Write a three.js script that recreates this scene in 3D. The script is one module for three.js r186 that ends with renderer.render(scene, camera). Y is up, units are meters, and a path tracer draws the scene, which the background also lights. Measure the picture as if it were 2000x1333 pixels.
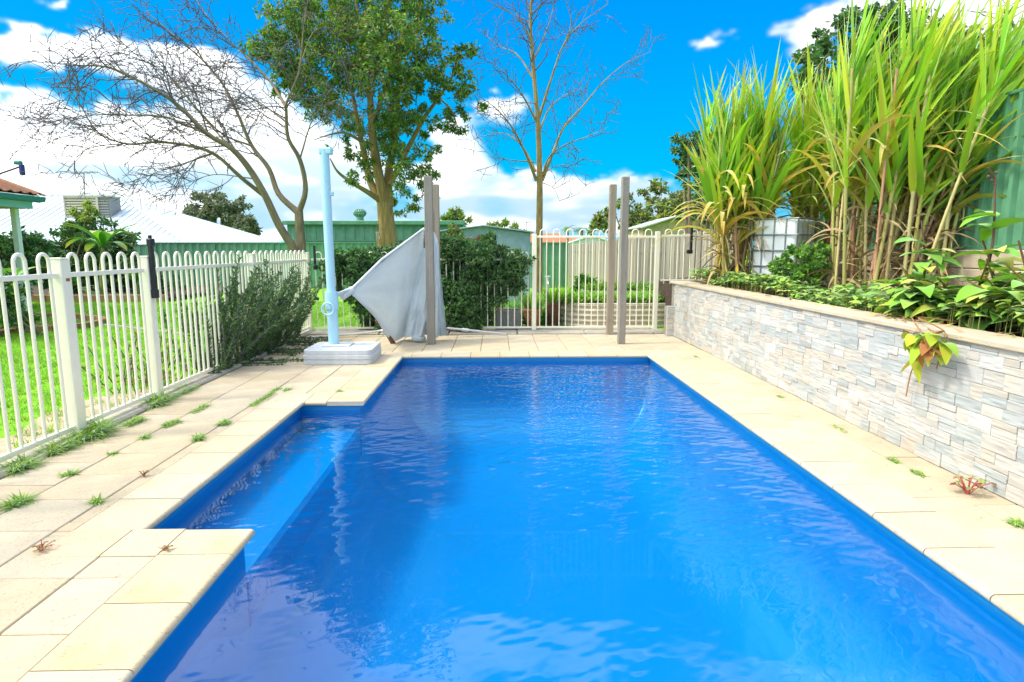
import * as THREE from 'three';
import { mergeGeometries } from 'three/addons/utils/BufferGeometryUtils.js';

// ---------------------------------------------------------------- camera, sky, sun, exposure
const scene = new THREE.Scene();
const F = 1200, CX = 1000, CY = 666.5, EYE = 1.6;
const PITCH = Math.atan(181 / F), YAW = Math.atan(32 / F);
const camera = new THREE.PerspectiveCamera(2 * Math.atan(CY / F) * 180 / Math.PI, 2000 / 1333, 0.1, 1500);
camera.position.set(0, EYE, 0);
const FW = new THREE.Vector3(Math.sin(YAW) * Math.cos(PITCH), -Math.sin(PITCH), -Math.cos(YAW) * Math.cos(PITCH));
camera.lookAt(FW.clone().add(camera.position));
const RT = new THREE.Vector3(Math.cos(YAW), 0, Math.sin(YAW)), UPV = new THREE.Vector3().crossVectors(RT, FW);
const renderer = new THREE.WebGLRenderer({ antialias: true });
renderer.toneMapping = THREE.LinearToneMapping;
renderer.toneMappingExposure = 1.06;
renderer.shadowMap.enabled = true;

const clamp = (x, a = 0, b = 1) => Math.min(b, Math.max(a, x));
const mix = (a, b, t) => a + (b - a) * t;
const sst = (a, b, x) => { const t = clamp((x - a) / (b - a)); return t * t * (3 - 2 * t); };
let seedState = 7;
const reseed = (s) => { seedState = s; };
const rnd = (a = 0, b = 1) => { seedState = (seedState + 0x6d2b79f5) | 0; let t = Math.imul(seedState ^ (seedState >>> 15), 1 | seedState); t = (t + Math.imul(t ^ (t >>> 7), 61 | t)) ^ t; return a + (b - a) * (((t ^ (t >>> 14)) >>> 0) / 4294967296); };
const pick = (l) => l[Math.floor(rnd() * l.length) % l.length];
const hash3 = (x, y, z) => { let h = Math.imul(x | 0, 374761393) ^ Math.imul(y | 0, 668265263) ^ Math.imul(z | 0, 2147483647 ^ 0x3c6ef372); h = Math.imul(h ^ (h >>> 13), 1274126177); return ((h ^ (h >>> 16)) >>> 0) / 4294967296; };
const fade = (t) => t * t * (3 - 2 * t);
function vnoise(x, y, z = 0) {
  const ix = Math.floor(x), iy = Math.floor(y), iz = Math.floor(z), u = fade(x - ix), v = fade(y - iy), w = fade(z - iz);
  const l = (k) => mix(mix(hash3(ix, iy, k), hash3(ix + 1, iy, k), u), mix(hash3(ix, iy + 1, k), hash3(ix + 1, iy + 1, k), u), v);
  return mix(l(iz), l(iz + 1), w);
}
const fbm3 = (x, y, z, o = 5) => { let s = 0, a = 0.5; for (let i = 0; i < o; i++, a *= 0.5, x *= 2.03, y *= 2.03, z *= 2.03) s += a * vnoise(x, y, z); return s / (1 - Math.pow(0.5, o)); };
// tileable noise: n cells across the unit square
function tnoise(u, v, n, s = 0, m = n) {
  const x = u * n, y = v * m, ix = Math.floor(x), iy = Math.floor(y), a = fade(x - ix), b = fade(y - iy), w = (i, k) => ((i % k) + k) % k;
  const h = (i, j) => hash3(w(i, n), w(j, m), s);
  return mix(mix(h(ix, iy), h(ix + 1, iy), a), mix(h(ix, iy + 1), h(ix + 1, iy + 1), a), b);
}
const tfbm = (u, v, n, o, s = 0) => { let t = 0, a = 0.5, tot = 0; for (let i = 0; i < o; i++, a *= 0.55, n *= 2) { t += a * tnoise(u, v, n, s + i); tot += a; } return t / tot; };

// sun: high on the left, behind thin cloud, so its light is soft
const SUN = new THREE.Vector3(-0.62, 0.78, 0.10).normalize();
const sun = new THREE.DirectionalLight(new THREE.Color(1, 0.93, 0.8), 3.0);
sun.position.copy(SUN).multiplyScalar(60); sun.target.position.set(0, 0, -8);
sun.position.add(sun.target.position);
sun.castShadow = true; sun.shadow.radius = 16; sun.shadow.mapSize.set(4096, 4096);
Object.assign(sun.shadow.camera, { left: -30, right: 30, top: 30, bottom: -30, near: 1, far: 140 });
scene.add(sun, sun.target);

// sky: blue air and broken cloud, by direction
const toPx = (d) => { const k = d.dot(FW); return [CX + F * d.dot(RT) / k, CY - F * d.dot(UPV) / k]; };
const BLOBS = [ // bright cumulus of this day: direction (as picture coordinates), half sizes, weight
  [50, 95, 75, 24, 1], [160, 88, 90, 26, 1], [265, 118, 95, 28, 1], [370, 140, 95, 34, 1], [460, 180, 95, 45, 1], [50, 225, 150, 34, 1], [225, 232, 170, 36, 1], [390, 245, 160, 50, 1], [150, 335, 420, 85, 1.1], [480, 335, 260, 100, 1.1],
  [985, 205, 52, 38, 1], [895, 300, 48, 60, 1], [935, 385, 100, 55, 1.1], [1070, 392, 150, 46, 1], [1220, 390, 140, 44, 1], [1390, 86, 32, 24, .85], [1580, 62, 72, 46, 1], [1450, 75, 24, 16, .4], [1600, 115, 40, 40, .6],
  [1830, 12, 170, 50, .95], [1960, 40, 130, 50, .9], [105, 0, 28, 10, .8], [330, -430, 430, 190, 1.2], [-180, -320, 320, 240, 1.2], [760, -520, 280, 110, 1], [1150, -500, 330, 60, .7], [500, -800, 600, 120, 1], [1800, -700, 400, 200, .9], [912, 28, 16, 10, .5], [650, 440, 300, 40, .7], [1250, 435, 350, 30, .7], [-420, 230, 300, 250, 1], [-600, 350, 500, 200, 1], [2200, 400, 400, 60, .8], [2300, 150, 250, 70, .7],
];
{
  const W = 2048, Hh = 1024, data = new Float32Array(W * Hh * 4), d = new THREE.Vector3();
  for (let j = 0; j < Hh; j++) {
    const el = ((j + 0.5) / Hh - 0.5) * Math.PI, y = Math.sin(el), cy = Math.cos(el);
    for (let i = 0; i < W; i++) {
      const az = ((i + 0.5) / W - 0.5) * 2 * Math.PI, o = (j * W + i) * 4;
      let r = 0.5, g = 0.6, b = 0.65;
      if (y > -0.02) {
        d.set(Math.cos(az) * cy, y, Math.sin(az) * cy);
        const e = Math.max(0, y), up = Math.pow(e, 0.55);
        const cs = d.dot(SUN), toward = Math.pow(clamp(cs * 0.5 + 0.5), 3);
        r = mix(0.16, 0.0, sst(0.0, 0.12, e)); g = mix(0.78, 0.22, clamp(up * 1.5)) + 0.10 * toward; b = mix(1.0, 0.96, up) + 0.05 * toward;
        const px = d.x * 2.6, py = d.y * 6.5, pz = d.z * 2.6;
        const n1 = fbm3(px * 1.7 + 3, py * 1.7, pz * 1.7, 5), n2 = fbm3(px * 5 + 9, py * 5, pz * 5 + 4, 4);
        let cov = 0;
        const front = d.dot(FW);
        let inView = 0;
        if (front > 0.25) {
          const [u, v] = toPx(d);
          inView = sst(0.25, 0.5, front) * sst(-1500, -1100, v) * sst(-900, -500, u) * sst(2900, 2500, u);
          const n3 = v < 520 && v > -1000 && u > -500 && u < 2500 ? fbm3(px * 17 + 5, py * 17, pz * 17, 4) - .5 : 0;
          const wu = u + n3 * 55 + (n2 - 0.5) * 90 + (n1 - 0.5) * 50, wv = v + n3 * 45 + (n2 - 0.5) * 60 + (n1 - 0.5) * 20;
          let s = 0;
          for (const [bu, bv, su, sv, k] of BLOBS) { const q = ((wu - bu) / su) ** 2 + ((wv - bv) / sv) ** 2; if (q < 5) s += k * Math.exp(-q * 0.9); }
          cov = sst(0.38, 0.86, s + (n2 - 0.5) * 0.45 + n3 * .5) * inView;
        }
        const open = sst(0.45, 0.60, n1 * 0.75 + n2 * 0.25 + 0.10 * toward);
        cov = Math.max(cov, open * (1 - inView));
        const thin = 0.78 + 1.3 * (n2 - 0.42), shade = e > .3 || cov <= 0 ? 0 : sst(0.40, 0.62, fbm3(px * 3 + 20, py * 4.5, pz * 3, 4)) * sst(0.34, 0.02, e) * 0.95;
        const lit = mix(1.12, 3.7, toward) * (0.9 + 0.2 * n1);
        const cr = mix(lit, 0.50, shade), cg = mix(lit, 0.76, shade), cb = mix(lit * 1.0, 0.98, shade);
        const a = clamp(cov * thin * 1.18);
        r = mix(r, cr, a); g = mix(g, cg, a); b = mix(b, cb, a);
        const glow = Math.exp(-(1 - clamp(cs, -1, 1)) * 15) * 2.6 * (0.45 + 0.9 * n2);
        r += glow; g += glow; b += glow * 0.97;
      }
      data[o] = r; data[o + 1] = g; data[o + 2] = b; data[o + 3] = 1;
    }
  }
  const t = new THREE.DataTexture(data, W, Hh, THREE.RGBAFormat, THREE.FloatType);
  t.mapping = THREE.EquirectangularReflectionMapping; t.magFilter = THREE.LinearFilter; t.needsUpdate = true;
  scene.background = t; scene.environment = t;
}

// ---------------------------------------------------------------- helpers
const V = (x, y, z) => new THREE.Vector3(x, y, z);
// the point where the sight line through a photograph pixel crosses the plane z, x or y
const rayOf = (px, py) => FW.clone().addScaledVector(RT, (px - CX) / F).addScaledVector(UPV, -(py - CY) / F);
const atZ = (px, py, z) => { const d = rayOf(px, py); return d.multiplyScalar(z / d.z).add(V(0, EYE, 0)); };
const atX = (px, py, x) => { const d = rayOf(px, py); return d.multiplyScalar(x / d.x).add(V(0, EYE, 0)); };
const atY = (px, py, y = 0) => { const d = rayOf(px, py); return d.multiplyScalar((y - EYE) / d.y).add(V(0, EYE, 0)); };
const taken = {};
const numbered = (n) => { const k = (taken[n] = (taken[n] ?? -1) + 1); return k ? n + '_' + String(k).padStart(3, '0') : n; };
function thing(name, label, category, pos = [0, 0, 0], group) {
  const o = new THREE.Group(); o.name = numbered(name); o.position.set(...pos); o.userData = { label, category };
  if (group) o.userData.group = group;
  scene.add(o); return o;
}
function ground(name, geo, mat) { const m = new THREE.Mesh(geo, mat); m.name = numbered(name); m.userData.kind = 'structure'; m.castShadow = m.receiveShadow = true; scene.add(m); return m; }
function settingGroup(name) { const o = new THREE.Group(); o.name = numbered(name); o.userData.kind = 'structure'; scene.add(o); return o; }
// geometry given in world coordinates becomes a part of its thing
function part(name, geo, mat, parent, label) {
  const m = new THREE.Mesh(geo, mat); m.name = name; m.castShadow = m.receiveShadow = true;
  if (parent.isGroup) m.position.copy(parent.position).negate();
  if (label) m.userData.label = label;
  parent.add(m); return m;
}
// shared geometry placed at a world position (and turn) as a part
function piece(name, geo, mat, parent, p, ry = 0, rx = 0, rz = 0) {
  const m = new THREE.Mesh(geo, mat); m.name = name; m.castShadow = m.receiveShadow = true;
  m.position.copy(p); if (parent.isGroup) m.position.sub(parent.position);
  m.rotation.set(rx, ry, rz); parent.add(m); return m;
}
const stuff = (o) => { o.userData.kind = 'stuff'; return o; };
function boxUV(g, s = 1, ou = 0, ov = 0) {
  const p = g.attributes.position, n = g.attributes.normal, uv = new Float32Array(p.count * 2);
  for (let i = 0; i < p.count; i++) {
    const ax = Math.abs(n.getX(i)), ay = Math.abs(n.getY(i)), az = Math.abs(n.getZ(i)), x = p.getX(i), y = p.getY(i), z = p.getZ(i);
    const [u, v] = ay >= ax && ay >= az ? [x, z] : ax >= az ? [z, y] : [x, y];
    uv[2 * i] = u / s + ou; uv[2 * i + 1] = v / s + ov;
  }
  g.setAttribute('uv', new THREE.BufferAttribute(uv, 2)); return g;
}
function rawGeo(pos, idx, col) {
  const g = new THREE.BufferGeometry(); g.setAttribute('position', new THREE.Float32BufferAttribute(pos, 3));
  if (col) g.setAttribute('color', new THREE.Float32BufferAttribute(col, 3));
  g.setIndex(idx); return g;
}
// box with bevelled edges, flat faces, optional world centre
function box(w, h, d, x = 0, y = 0, z = 0, bev = 0, uvs = 1) {
  let g;
  if (!bev) g = new THREE.BoxGeometry(w, h, d);
  else {
    const a = w / 2, b = h / 2, c = d / 2, e = Math.min(bev, a * .9, b * .9, c * .9), P = [], add = (pts) => { // fan, flat
      for (let i = 1; i + 1 < pts.length; i++) P.push(pts[0], pts[i], pts[i + 1]);
    };
    const s = [-1, 1];
    for (const k of s) {
      const o = (l) => (k > 0 ? l : l.slice().reverse());
      add(o([[k * a, -b + e, -c + e], [k * a, b - e, -c + e], [k * a, b - e, c - e], [k * a, -b + e, c - e]].map((q) => q)));
      add(o([[-a + e, k * b, -c + e], [-a + e, k * b, c - e], [a - e, k * b, c - e], [a - e, k * b, -c + e]]));
      add(o([[-a + e, -b + e, k * c], [a - e, -b + e, k * c], [a - e, b - e, k * c], [-a + e, b - e, k * c]]));
    }
    for (const i of s) for (const j of s) {
      const o = (l) => (i * j > 0 ? l : l.slice().reverse());
      add(o([[i * a, j * (b - e), -c + e], [i * (a - e), j * b, -c + e], [i * (a - e), j * b, c - e], [i * a, j * (b - e), c - e]]));
      add(o([[-a + e, i * b, j * (c - e)], [-a + e, i * (b - e), j * c], [a - e, i * (b - e), j * c], [a - e, i * b, j * (c - e)]]));
      add(o([[i * (a - e), -b + e, j * c], [i * a, -b + e, j * (c - e)], [i * a, b - e, j * (c - e)], [i * (a - e), b - e, j * c]]).reverse().reverse());
      for (const k of s) { const q = [[i * a, j * (b - e), k * (c - e)], [i * (a - e), j * b, k * (c - e)], [i * (a - e), j * (b - e), k * c]]; add(i * j * k > 0 ? q : q.reverse()); }
    }
    g = new THREE.BufferGeometry(); g.setAttribute('position', new THREE.Float32BufferAttribute(P.flat(), 3)); 
    // make every face point outward
    const p = g.attributes.position.array, t = [V(), V(), V()], n = V(), m = V();
    for (let i = 0; i < p.length; i += 9) {
      for (let k = 0; k < 3; k++) t[k].fromArray(p, i + 3 * k);
      n.subVectors(t[1], t[0]).cross(m.subVectors(t[2], t[0]));
      if (n.dot(t[0].clone().add(t[1]).add(t[2])) < 0) { t[1].toArray(p, i + 6); t[2].toArray(p, i + 3); }
    }
    g.computeVertexNormals();
  }
  boxUV(g, uvs, x * .37 + z * .21, y * .3 + z * .53);
  return g.translate(x, y, z);
}
const boxBetween = (x0, x1, y0, y1, z0, z1, bev = 0, uvs = 1) => box(Math.abs(x1 - x0), Math.abs(y1 - y0), Math.abs(z1 - z0), (x0 + x1) / 2, (y0 + y1) / 2, (z0 + z1) / 2, bev, uvs);
const merge = (l) => mergeGeometries(l.map((g) => { const q = g.index ? g.toNonIndexed() : g; for (const k of Object.keys(q.attributes)) if (!['position', 'normal', 'uv', 'color'].includes(k)) q.deleteAttribute(k); return q; }));
// tapered tube through points; radii a number, or one per point
class Tubes {
  constructor() { this.p = []; this.n = []; this.uv = []; this.c = []; this.i = []; }
  add(pts, radii, sides = 6, color = null, cap = true) {
    const N = pts.length, base0 = this.p.length / 3, tan = V(), a = V(0, 0, 0), b = V(), ref = V();
    let along = 0;
    for (let k = 0; k < N; k++) {
      tan.subVectors(pts[Math.min(k + 1, N - 1)], pts[Math.max(k - 1, 0)]).normalize();
      if (k === 0) { ref.set(0.31, 0.17, 0.93); if (Math.abs(ref.dot(tan)) > 0.9) ref.set(1, 0, 0); a.crossVectors(tan, ref).normalize(); }
      else { a.addScaledVector(tan, -a.dot(tan)); if (a.lengthSq() < 1e-8) a.crossVectors(tan, V(0, 1, 0.1)); a.normalize(); along += pts[k].distanceTo(pts[k - 1]); }
      b.crossVectors(tan, a);
      const r = typeof radii === 'number' ? radii : radii[k];
      for (let s = 0; s <= sides; s++) {
        const t = s / sides * 2 * Math.PI, cs = Math.cos(t), sn = Math.sin(t), nx = a.x * cs + b.x * sn, ny = a.y * cs + b.y * sn, nz = a.z * cs + b.z * sn;
        this.p.push(pts[k].x + nx * r, pts[k].y + ny * r, pts[k].z + nz * r); this.n.push(nx, ny, nz); this.uv.push(s / sides * Math.max(.1, 6.28 * r), along);
        if (color) this.c.push(...color);
      }
    }
    const R = sides + 1;
    for (let k = 0; k + 1 < N; k++) for (let s = 0; s < sides; s++) { const q = base0 + k * R + s; this.i.push(q, q + 1, q + R, q + 1, q + R + 1, q + R); }
    if (cap) for (const [k, sg] of [[0, -1], [N - 1, 1]]) {
      const c0 = this.p.length / 3; tan.subVectors(pts[Math.min(k + 1, N - 1)], pts[Math.max(k - 1, 0)]).normalize().multiplyScalar(sg);
      for (let s = 0; s < sides; s++) { const q = (base0 + k * R + s) * 3; this.p.push(this.p[q], this.p[q + 1], this.p[q + 2]); this.n.push(tan.x, tan.y, tan.z); this.uv.push(0, along); if (color) this.c.push(...color); }
      for (let s = 1; s + 1 < sides; s++) sg > 0 ? this.i.push(c0, c0 + s, c0 + s + 1) : this.i.push(c0, c0 + s + 1, c0 + s);
    }
    return this;
  }
  build() {
    const g = new THREE.BufferGeometry();
    g.setAttribute('position', new THREE.Float32BufferAttribute(this.p, 3)); g.setAttribute('normal', new THREE.Float32BufferAttribute(this.n, 3)); g.setAttribute('uv', new THREE.Float32BufferAttribute(this.uv, 2));
    if (this.c.length) g.setAttribute('color', new THREE.Float32BufferAttribute(this.c, 3));
    g.setIndex(this.i); return g;
  }
}
const tube = (pts, r, sides = 8, col) => new Tubes().add(pts, r, sides, col).build();
// leaves: rhombs and bent blades gathered in one list
class Leaves {
  constructor() { this.p = []; this.c = []; this.i = []; }
  rhomb(o, dir, side, L, W, col, fold = 0.15) {
    const b = this.p.length / 3, up = V().crossVectors(dir, side);
    const m = o.clone().addScaledVector(dir, L * .45), t = o.clone().addScaledVector(dir, L).addScaledVector(up, -L * .12);
    for (const q of [o, m.clone().addScaledVector(side, W / 2).addScaledVector(up, W * fold), t, m.clone().addScaledVector(side, -W / 2).addScaledVector(up, W * fold)]) { this.p.push(q.x, q.y, q.z); this.c.push(...col); }
    this.i.push(b, b + 1, b + 2, b, b + 2, b + 3); return this;
  }
  // blade: starts at o, goes along dir, bends by droop (towards "pull"), width profile, n segments
  blade(o, dir, L, W, col, { n = 6, droop = 0.6, pull = V(0, -1, 0), prof = (t) => Math.pow(Math.sin(Math.PI * Math.pow(t * .97 + .03, .55)), .8), fold = .18, tip = null, roll = 0 } = {}) {
    const b0 = this.p.length / 3, d = dir.clone().normalize(), p = o.clone(), side = V().crossVectors(d, Math.abs(d.y) > .97 ? V(1, 0, .3) : V(0, 1, 0)).normalize().applyAxisAngle(d, roll), up = V();
    for (let k = 0; k <= n; k++) {
      const t = k / n, w = W / 2 * (k === n ? 0.02 : prof(t));
      side.addScaledVector(d, -side.dot(d)).normalize(); up.crossVectors(side, d);
      const c = tip ? col.map((x, j) => mix(x, tip[j], sst(.55, 1, t))) : col;
      for (const s of [-1, 0, 1]) { this.p.push(p.x + side.x * w * s + up.x * w * fold * Math.abs(s), p.y + side.y * w * s + up.y * w * fold * Math.abs(s), p.z + side.z * w * s + up.z * w * fold * Math.abs(s)); this.c.push(...c); }
      d.addScaledVector(pull, droop / n).normalize(); p.addScaledVector(d, L / n);
    }
    for (let k = 0; k < n; k++) for (const s of [0, 1]) { const q = b0 + k * 3 + s; this.i.push(q, q + 1, q + 3, q + 1, q + 4, q + 3); }
    return this;
  }
  build() { const g = rawGeo(this.p, this.i, this.c); g.computeVertexNormals(); return g; }
}
const rdir = () => { const y = rnd(-1, 1), a = rnd(0, 6.2832), q = Math.sqrt(1 - y * y); return V(q * Math.cos(a), y, q * Math.sin(a)); };
const perp = (d) => { const r = rdir(); return r.addScaledVector(d, -r.dot(d)).normalize(); };
const vary = (c, a = .25) => { const k = 1 + rnd(-a, a); return [c[0] * k * (1 + rnd(-a, a) * .5), c[1] * k, c[2] * k]; };
const L3 = (hex) => { const c = new THREE.Color(hex); return [c.r, c.g, c.b]; };

// ---------------------------------------------------------------- materials
function tex(w, h, fn, srgb = true) {
  const d = new Uint8Array(w * h * 4);
  for (let j = 0; j < h; j++) for (let i = 0; i < w; i++) { const c = fn(i / w, j / h), o = (j * w + i) * 4; for (let k = 0; k < 3; k++) { const q = clamp(Array.isArray(c) ? c[k] : c); d[o + k] = (srgb ? Math.pow(q, 1 / 2.2) : q) * 255; } d[o + 3] = 255; }
  const t = new THREE.DataTexture(d, w, h, THREE.RGBAFormat); t.wrapS = t.wrapT = THREE.RepeatWrapping; t.magFilter = THREE.LinearFilter; t.minFilter = THREE.LinearMipmapLinearFilter; t.generateMipmaps = true;
  if (srgb) t.colorSpace = THREE.SRGBColorSpace; t.needsUpdate = true; return t;
}
const rep = (t, u, v) => { const c = t.clone(); c.repeat.set(u, v); c.needsUpdate = true; return c; };
const std = (color, o = {}) => new THREE.MeshStandardMaterial({ color: Array.isArray(color) ? new THREE.Color().setRGB(...color) : color, roughness: .7, ...o });
const phys = (color, o = {}) => new THREE.MeshPhysicalMaterial({ color: Array.isArray(color) ? new THREE.Color().setRGB(...color) : color, roughness: .7, ...o });
const paverTex = tex(512, 512, (u, v) => {
  const n = tfbm(u, v, 5, 5, 3), s = tnoise(u, v, 160, 9), pit = sst(.86, .97, tnoise(u, v, 90, 21, 128)), st = sst(.56, .78, tfbm(u, v, 3, 4, 40));
  const k = .80 + .28 * (n - .3) + .14 * (s - .5) - .34 * pit; return [k, k * (1 - .05 * st), k * (1 - .18 * st)];
});
const paverBump = tex(512, 512, (u, v) => .5 + .35 * (tfbm(u, v, 40, 3, 5) - .5) - .4 * sst(.86, .97, tnoise(u, v, 90, 21, 128)), false);
const roughTex = tex(512, 512, (u, v) => { const n = tfbm(u, v, 6, 6, 60); return .72 + .4 * (n - .4); });
const roughBump = tex(512, 512, (u, v) => tfbm(u, v, 10, 6, 61), false);
const slateTex = tex(512, 512, (u, v) => { const a = tfbm(u, v, 4, 5, 70), b = tnoise(u, v, 7, 71, 60), r = sst(.6, .8, tfbm(u, v, 5, 5, 72)); const k = .80 + .24 * (a - .5) + .10 * (b - .5); return [k * (1 + .05 * r), k * (1 - .0 * r), k * (1 - .10 * r)]; });
const slateBump = tex(512, 512, (u, v) => .6 * tfbm(u, v, 5, 6, 75) + .4 * tnoise(u, v, 9, 76, 50), false);
const woodTex = tex(512, 512, (u, v) => { const s = tnoise(u, v, 70, 80, 3), f = tnoise(u, v, 180, 81, 8), a = tfbm(u, v, 4, 4, 82), knot = sst(.8, .9, tnoise(u, v, 9, 83, 5)); const k = .62 + .26 * s + .14 * f + .2 * (a - .5) - .2 * knot; return [k, k * .985, k * .96]; });
const woodBump = tex(512, 512, (u, v) => .5 * tnoise(u, v, 70, 80, 3) + .5 * tnoise(u, v, 180, 81, 8), false);
const barkTex = tex(256, 512, (u, v) => { const a = tnoise(u, v, 14, 90, 8), b = tfbm(u, v, 6, 5, 91); const k = .55 + .45 * a * b * 1.6; return [k, k * .95, k * .86]; });
const grassTex = tex(512, 512, (u, v) => { const a = tfbm(u, v, 6, 6, 100), b = tnoise(u, v, 120, 101), y = sst(.55, .75, tfbm(u, v, 4, 4, 102)); const k = .5 + .55 * a + .25 * (b - .5); return [k * (.8 + .25 * y), k, k * .7]; });
const soilTex = tex(512, 512, (u, v) => { const a = tfbm(u, v, 12, 6, 110), b = tnoise(u, v, 90, 111); const k = .45 + .6 * a + .3 * (b - .5); return [k, k * .95, k * .9]; });
const fabricTex = tex(256, 256, (u, v) => { const a = tfbm(u, v, 4, 5, 120); const k = .86 + .2 * (a - .5) + .05 * (tnoise(u, v, 120, 121) - .5), s = sst(.55, .8, tfbm(u, v, 3, 4, 122)); return [k, k * (1 - .03 * s), k * (1 - .06 * s)]; });
const M = {};
for (let i = 0; i < 5; i++) {
  const c = [[.57, .475, .32], [.595, .50, .35], [.54, .445, .295], [.60, .49, .315], [.57, .49, .345]][i];
  M['paver' + i] = std(c, { map: paverTex, bumpMap: paverBump, bumpScale: .003, roughness: .85 });
}
M.coping = [0, 1, 2].map((i) => std([[.62, .52, .345], [.635, .51, .325], [.61, .525, .365]][i], { map: paverTex, bumpMap: paverBump, bumpScale: .002, roughness: .75 }));
M.bed = std([.19, .15, .09], { map: soilTex, bumpMap: roughBump, bumpScale: .01, roughness: 1 });
M.soil = std([.09, .06, .04], { map: soilTex, bumpMap: roughBump, bumpScale: .03, roughness: 1 });
M.lawn = std([.27, .52, .012], { map: grassTex, bumpMap: roughBump, bumpScale: .03, roughness: 1 });
M.sand = std([.55, .46, .32], { map: soilTex, bumpMap: roughBump, bumpScale: .02, roughness: 1 });
M.concrete = std([.50, .47, .38], { map: roughTex, bumpMap: roughBump, bumpScale: .008, roughness: .95 });
const stoneCols = [[.59, .57, .515], [.52, .525, .49], [.61, .575, .50], [.47, .495, .47], [.57, .525, .44], [.51, .53, .51], [.63, .615, .57], [.54, .505, .445], [.44, .47, .455], [.57, .555, .52]];
M.stone = stoneCols.map((c) => std(c, { map: slateTex, bumpMap: slateBump, bumpScale: .012, roughness: .8 }));
M.cap = [[.60, .50, .35], [.56, .47, .325]].map((c) => std(c, { map: paverTex, bumpMap: paverBump, bumpScale: .003, roughness: .85 }));
M.mortar = std([.34, .32, .27], { map: roughTex, roughness: 1 });
M.fence = phys([.88, .84, .67], { roughness: .35, clearcoat: .3 });
M.black = std([.012, .012, .016], { roughness: .5 });
M.rust = std([.42, .16, .03], { map: roughTex, roughness: .95 });
M.shell = phys([.0, .215, .47], { roughness: .32, clearcoat: .4 });
M.post = [[.34, .31, .27], [.40, .34, .26]].map((c) => std(c, { map: rep(woodTex, 3, .5), bumpMap: rep(woodBump, 3, .5), bumpScale: .006, roughness: .95 }));
M.paling = [[.45, .40, .33], [.38, .345, .29], [.50, .445, .36], [.33, .29, .24]].map((c) => std(c, { map: rep(woodTex, 2, .4), bumpMap: rep(woodBump, 2, .4), bumpScale: .004, roughness: .95 }));
M.green = phys([.15, .40, .22], { roughness: .45, clearcoat: .15, map: roughTex });
M.greenD = phys([.11, .32, .17], { roughness: .5, map: roughTex });
M.blueShed = phys([.50, .70, .78], { roughness: .5, map: roughTex });
M.cream = std([.66, .52, .30], { map: roughTex });
M.creamRoof = std([.62, .66, .62], { map: roughTex });
M.whiteRoof = phys([.52, .61, .63], { roughness: .6 });
M.whiteWall = std([.75, .74, .70], { map: roughTex });
M.fascia = phys([.03, .22, .27], { roughness: .4 });
M.lightBlue = phys([.30, .58, .66], { roughness: .5 });
M.tile = [[.36, .15, .06], [.42, .19, .08], [.30, .13, .07]].map((c) => std(c, { map: roughTex, roughness: .9 }));
M.beige = std([.52, .46, .35], { roughness: .6 });
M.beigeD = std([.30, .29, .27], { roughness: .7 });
M.poleBlue = phys([.40, .66, .78], { roughness: .38, clearcoat: .25 });
M.umbBase = phys([.74, .79, .82], { roughness: .6, map: roughTex });
M.fabric = phys([.70, .79, .83], { roughness: .95, map: fabricTex, transmission: .12, thickness: 0, side: THREE.DoubleSide });
M.rib = std([.20, .10, .05], { map: rep(woodTex, 2, .5), roughness: .9 });
M.alu = std([.62, .63, .64], { metalness: .8, roughness: .4 });
M.brick = std([.42, .24, .12], { map: roughTex, bumpMap: roughBump, bumpScale: .006, roughness: .95 });
M.sleeper = std([.40, .24, .13], { map: rep(woodTex, 2, .5), roughness: .9 });
M.galv = std([.80, .74, .56], { map: roughTex, roughness: .6 });
M.terra = std([.55, .25, .09], { map: roughTex, roughness: .9 });
M.darkpot = std([.17, .08, .05], { map: roughTex, roughness: .8 });
M.greyPot = std([.42, .42, .40], { map: roughTex, roughness: .9 });
M.ibc = phys([.88, .9, .9], { roughness: .4 });
M.cage = std([.34, .38, .40], { metalness: .6, roughness: .45 });
M.pallet = std([.35, .27, .17], { map: woodTex, roughness: .95 });
M.barkGrey = std([.30, .25, .16], { map: rep(barkTex, 3, .6), bumpMap: rep(barkTex, 3, .6), bumpScale: .01, roughness: .95 });
M.barkYellow = std([.46, .34, .14], { map: rep(barkTex, 3, .6), bumpMap: rep(barkTex, 3, .6), bumpScale: .015, roughness: .95 });
M.twig = std([.115, .10, .10], { roughness: .95 });
M.twigC = std([.14, .13, .13], { roughness: .95 });
const leafMat = (o = {}) => phys([1, 1, 1], { vertexColors: true, roughness: .62, transmission: .42, thickness: 0, side: THREE.DoubleSide, ...o });
M.leaf = leafMat({ roughness: 1 });
M.leafGloss = leafMat({ transmission: .3, roughness: 1 });
M.grass = leafMat({ transmission: .45, roughness: 1 });
M.stalk = std([1, 1, 1], { vertexColors: true, roughness: .55 });
M.dry = std([1, 1, 1], { vertexColors: true, roughness: .95, side: THREE.DoubleSide });

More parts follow.
